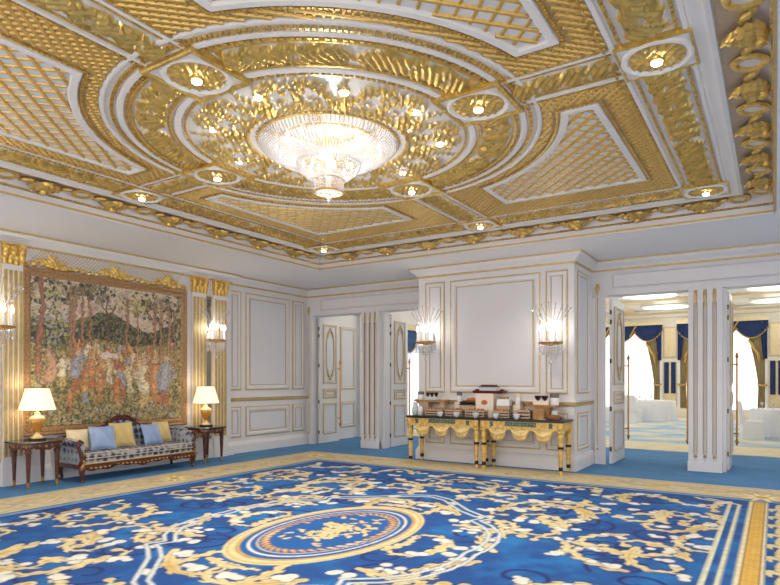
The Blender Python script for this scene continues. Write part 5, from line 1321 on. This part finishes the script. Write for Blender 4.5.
# windows: sheers, valances, drapes
def pleat(name, a0, a1, z0, z1, fn, m, parent, n=90, amp=.03, freq=34, gather=None):
    b = MB(); vs = []; k = 12
    for i in range(n + 1):
        u = i / n
        for j in range(k + 1):
            v = j / k; a = a0 + (a1 - a0) * u
            if gather: a = gather(u, v)
            vs.append(fn(a, z0 + (z1 - z0) * v, amp * math.sin(u * freq)))
    b.add(vs, [(i * (k + 1) + j, (i + 1) * (k + 1) + j, (i + 1) * (k + 1) + j + 1, i * (k + 1) + j + 1) for i in range(n) for j in range(k)])
    return b.build(name, m, parent, smooth=80)
def window_set(n, a0, a1, top, fn, label_l, label_r, label_v, label_s, swags=3, swm='navy', drapes=True):
    wn = empty('window_%d' % n, kind='structure'); b = MB()
    b.sweep(rect(a0, a1, .1, top), [(0, -.2), (0, .03), (.08, .03), (.08, -.2)], fn, True); c = (a0 + a1) / 2
    b.sweep([(c - .03, .1), (c - .03, top)], [(0, -.2), (0, -.14), (-.06, -.14), (-.06, -.2)], fn)
    b.build('window_frame', M['white'], wn)
    o = pleat('sheer_curtain', a0 + .02, a1 - .02, .02, top, lambda a, z, h: fn(a, z, -.06 + h), M['sheer'], None, 160, .025, 70); tag(o, label_s, 'curtain', 'sheer curtains of the ballroom')
    # valance
    v = empty('valance', kind=None); tag(v, label_v, 'valance', 'window valances of the ballroom')
    w_ = (a1 - a0) / swags
    for k in range(swags):
        b = MB(); vs = []; n_, m_ = 20, 8
        for i in range(n_ + 1):
            u = -1 + 2 * i / n_; low = .28 + .42 * (1 - u * u)
            for j in range(m_ + 1):
                q = j / m_; vs.append(fn(a0 + w_ * (k + .5) + u * w_ * .53, top - low * q, .12 + .05 * math.sin(q * PI) * (1 - u * u) + .02 * math.sin(q * 14) * (1 - u * u)))
        b.add(vs, [(i * (m_ + 1) + j, (i + 1) * (m_ + 1) + j, (i + 1) * (m_ + 1) + j + 1, i * (m_ + 1) + j + 1) for i in range(n_) for j in range(m_)])
        s = b.build('swag', M[swm], v, smooth=80)
        b = MB(); b.tube([fn(a0 + w_ * (k + .5) + u * w_ * .53, top - .28 - .42 * (1 - u * u), .14) for u in np.linspace(-1, 1, 20)], .028, 6); b.build('swag_fringe', M['trimgold'], s, smooth=60)
    for k in range(swags - 1):
        x = a0 + w_ * (k + 1); b = MB(); b.tube([fn(x - .18, top - .5, .2), fn(x, top - .15, .2), fn(x + .1, top, .2)], .035, 6); b.build('swag_strap', M['trimgold'], v, smooth=60)
    b = MB(); vs = []
    for i in range(61):
        u = i / 60; zz = .10 + .05 * abs(math.sin(u * 3 * PI)) + .06 * math.exp(-((u - .5) / .1) ** 2)
        for p in ((top - .03, .24), (top + zz, .26), (top + zz, .2), (top - .03, .16)): vs.append(fn(a0 - .05 + (a1 - a0 + .1) * u, *p))
    b.add(vs, [(i * 4 + j, (i + 1) * 4 + j, (i + 1) * 4 + (j + 1) % 4, i * 4 + (j + 1) % 4) for i in range(60) for j in range(4)]); b.build('pelmet', M['goldpale'], v, smooth=40)
    if drapes:
        for sd_, lab in ((0, label_l), (1, label_r)):
            e = a0 if sd_ == 0 else a1; sg = 1 if sd_ == 0 else -1
            d = empty('drape'); tag(d, lab, 'curtain', 'striped drapes of the ballroom windows')
            def ga(u, v_, e=e, sg=sg): 
                wd = .30 + .42 * max(0, (v_ - .36) / .64) ** 1.3 if v_ > .36 else .30 + .12 * (.36 - v_)
                return e + sg * wd * u
            pleat('drape_panel', 0, 0, .03, top - .25, lambda a, z, h: fn(a, z, .01 + h * .6), M['drape'], d, 60, .03, 40, ga)
            b = MB(); b.tube([fn(e + sg * q, top - z, .075) for q, z in ((.62, .75), (.50, .95), (.40, 1.15), (.30, 1.3), (.26, 1.6))], [.04, .06, .05, .06, .03], 7)
            b.build('tassel_edge', M['trimgold'], d, smooth=60)
            MB().tube([fn(e + sg * .0, 1.38, .10), fn(e + sg * .16, 1.33, .14), fn(e + sg * .32, 1.40, .10)], .04, 7).build('tie_back', M['trimgold'], d, smooth=60)
            pl_ = pleat('tail', 0, 0, top - 1.5, top, lambda a, z, h: fn(a, z, .15 + h), M['navy'], v, 24, .02, 14, lambda u, v_, e=e, sg=sg: e + sg * (.02 + .26 * u * (.5 + .5 * v_)) - sg * .02)
fnB = WB(BY); fnL = WL(XL)
window_set(1, -7.1, -3.95, 3.86, fnB, 'striped drape at the left side of the far left ballroom window', 'striped drape at the right of the ballroom window left of the post', 'navy swag valance over the ballroom window left of the right post', 'white sheer curtain of the ballroom window left of the right post')
window_set(2, -3.35, -.25, 3.86, fnB, 'striped drape hidden mostly behind the right post', 'striped drape at the right side of the ballroom window right of the post', 'navy swag valance over the ballroom window right of the post', 'white sheer curtain of the ballroom window right of the post')
window_set(3, .35, 3.4, 3.86, fnB, 'striped drape at the far right edge of the picture', 'striped drape of the ballroom window out at the right', 'navy swag valance at the far right edge', 'white sheer curtain at the far right edge')
window_set(4, 15.3, 17.3, 3.1, fnL, '', '', 'blue swag valance seen through the left doorway', 'white sheer curtain seen through the left doorway', 2, 'swagblue', False)
window_set(5, 20.5, 22.5, 3.1, fnL, '', '', 'blue swag valance further along the left ballroom wall', 'white sheer curtain further along the left ballroom wall', 2, 'swagblue', False)
# tables and chairs
def cloth_table(loc, r, label):
    t = empty('banquet_table', loc, 0, label, 'table', 'white clothed ballroom tables')
    b = MB(); n = 72; vs = []
    for z, k, w_ in ((.76, .985, 0), (.745, 1.0, 0), (.5, 1.01, .012), (.25, 1.02, .025), (.012, 1.04, .035)):
        for i in range(n): a = 2 * PI * i / n; q = r * k * (1 + w_ * math.sin(a * 18)); vs.append((q * math.cos(a), q * math.sin(a), z))
    b.add(vs, [(j * n + i, j * n + (i + 1) % n, (j + 1) * n + (i + 1) % n, (j + 1) * n + i) for j in range(4) for i in range(n)] + [tuple(range(n))])
    b.build('tablecloth', M['linen'], t, smooth=50)
    return t
def cloth_chair(loc, rz, label):
    t = empty('banquet_chair', loc, rz, label, 'chair', 'white covered ballroom chairs')
    def slab(x0, x1, y0, y1, z0, z1, x2, y2, b):
        n = 8
        return b
    b = MB(); vs = []
    for z, k in ((.012, 1.08), (.25, 1.02), (.46, 1.0), (.48, .97)):
        for a in range(24):
            an = 2 * PI * a / 24; q = 1 / max(abs(math.cos(an)), abs(math.sin(an))) ** .8; w_ = 1 + .02 * math.sin(an * 8) * (z < .3); vs.append((.25 * k * q * math.cos(an) * w_, .25 * k * q * math.sin(an) * w_, z))
    b.add(vs, [(j * 24 + i, j * 24 + (i + 1) % 24, (j + 1) * 24 + (i + 1) % 24, (j + 1) * 24 + i) for j in range(3) for i in range(24)] + [tuple(72 + i for i in range(24))]); b.build('seat_cover', M['linen'], t, smooth=50)
    b = MB(); vs = []
    for z, y, w_, d in ((.40, .22, .23, .06), (.65, .25, .225, .05), (.88, .29, .21, .045), (.98, .305, .17, .04), (1.0, .307, .12, .02)):
        for sx, sy in ((-1, -1), (1, -1), (1, 1), (-1, 1)): vs.append((sx * w_, y + sy * d, z))
    b.add(vs, [(j * 4 + i, j * 4 + (i + 1) % 4, (j + 1) * 4 + (i + 1) % 4, (j + 1) * 4 + i) for j in range(4) for i in range(4)] + [(16, 17, 18, 19), (0, 1, 2, 3)]); b.build('backrest_cover', M['linen'], t, smooth=50)
def glass(x, y, label, grp, z=.76):
    lathe_thing('drinking_glass', (x, y, z), [(.035, 0), (.035, .004), (.006, .012), (.006, .09), (.035, .12), (.04, .18), (.037, .18), (.03, .12), (.001, .10)], M['glass'], label, 'glass', grp, 10)
def napkin(x, y, label, grp, z=.76):
    lathe_thing('folded_napkin', (x, y, z), [(.06, 0), (.05, .03), (.02, .14), (.001, .16)], M['linen'], label, 'napkin', grp, 7)
cloth_table((-4.15, 24.9, .003), .98, 'far white clothed table seen left of the right post')
cloth_chair((-4.4, 23.45, .001), R(165), 'white covered chair in front of the far table, left of the post'); cloth_chair((-5.45, 24.2, .001), R(120), 'white covered chair at the left side of the far table')
for k, (x, y) in enumerate(((-4.7, 24.6), (-4.35, 24.4), (-4.0, 24.7))): glass(x, y, 'small glass on the far ballroom table', 'glasses on the far table')
for k, (x, y) in enumerate(((-4.55, 24.9), (-4.15, 24.45))): napkin(x, y, 'folded white napkin on the far ballroom table', 'napkins on the far table')
cloth_table((-.05, 19.5, 0), .55, 'nearer white clothed table right of the post'); cloth_chair((-.52, 18.35, 0), R(100), 'white covered chair at the near side of the right ballroom table'); cloth_chair((.45, 20.9, 0), R(-20), 'white covered chair behind the right ballroom table'); cloth_chair((.75, 20.0, 0), R(-80), 'white covered chair at the right picture edge')
for x, y in ((-.3, 19.4), (-.05, 19.2)): glass(x, y, 'small glass on the nearer ballroom table', 'glasses on the nearer table')
napkin(-.2, 19.65, 'folded white napkin on the nearer ballroom table', 'napkins on the nearer table')
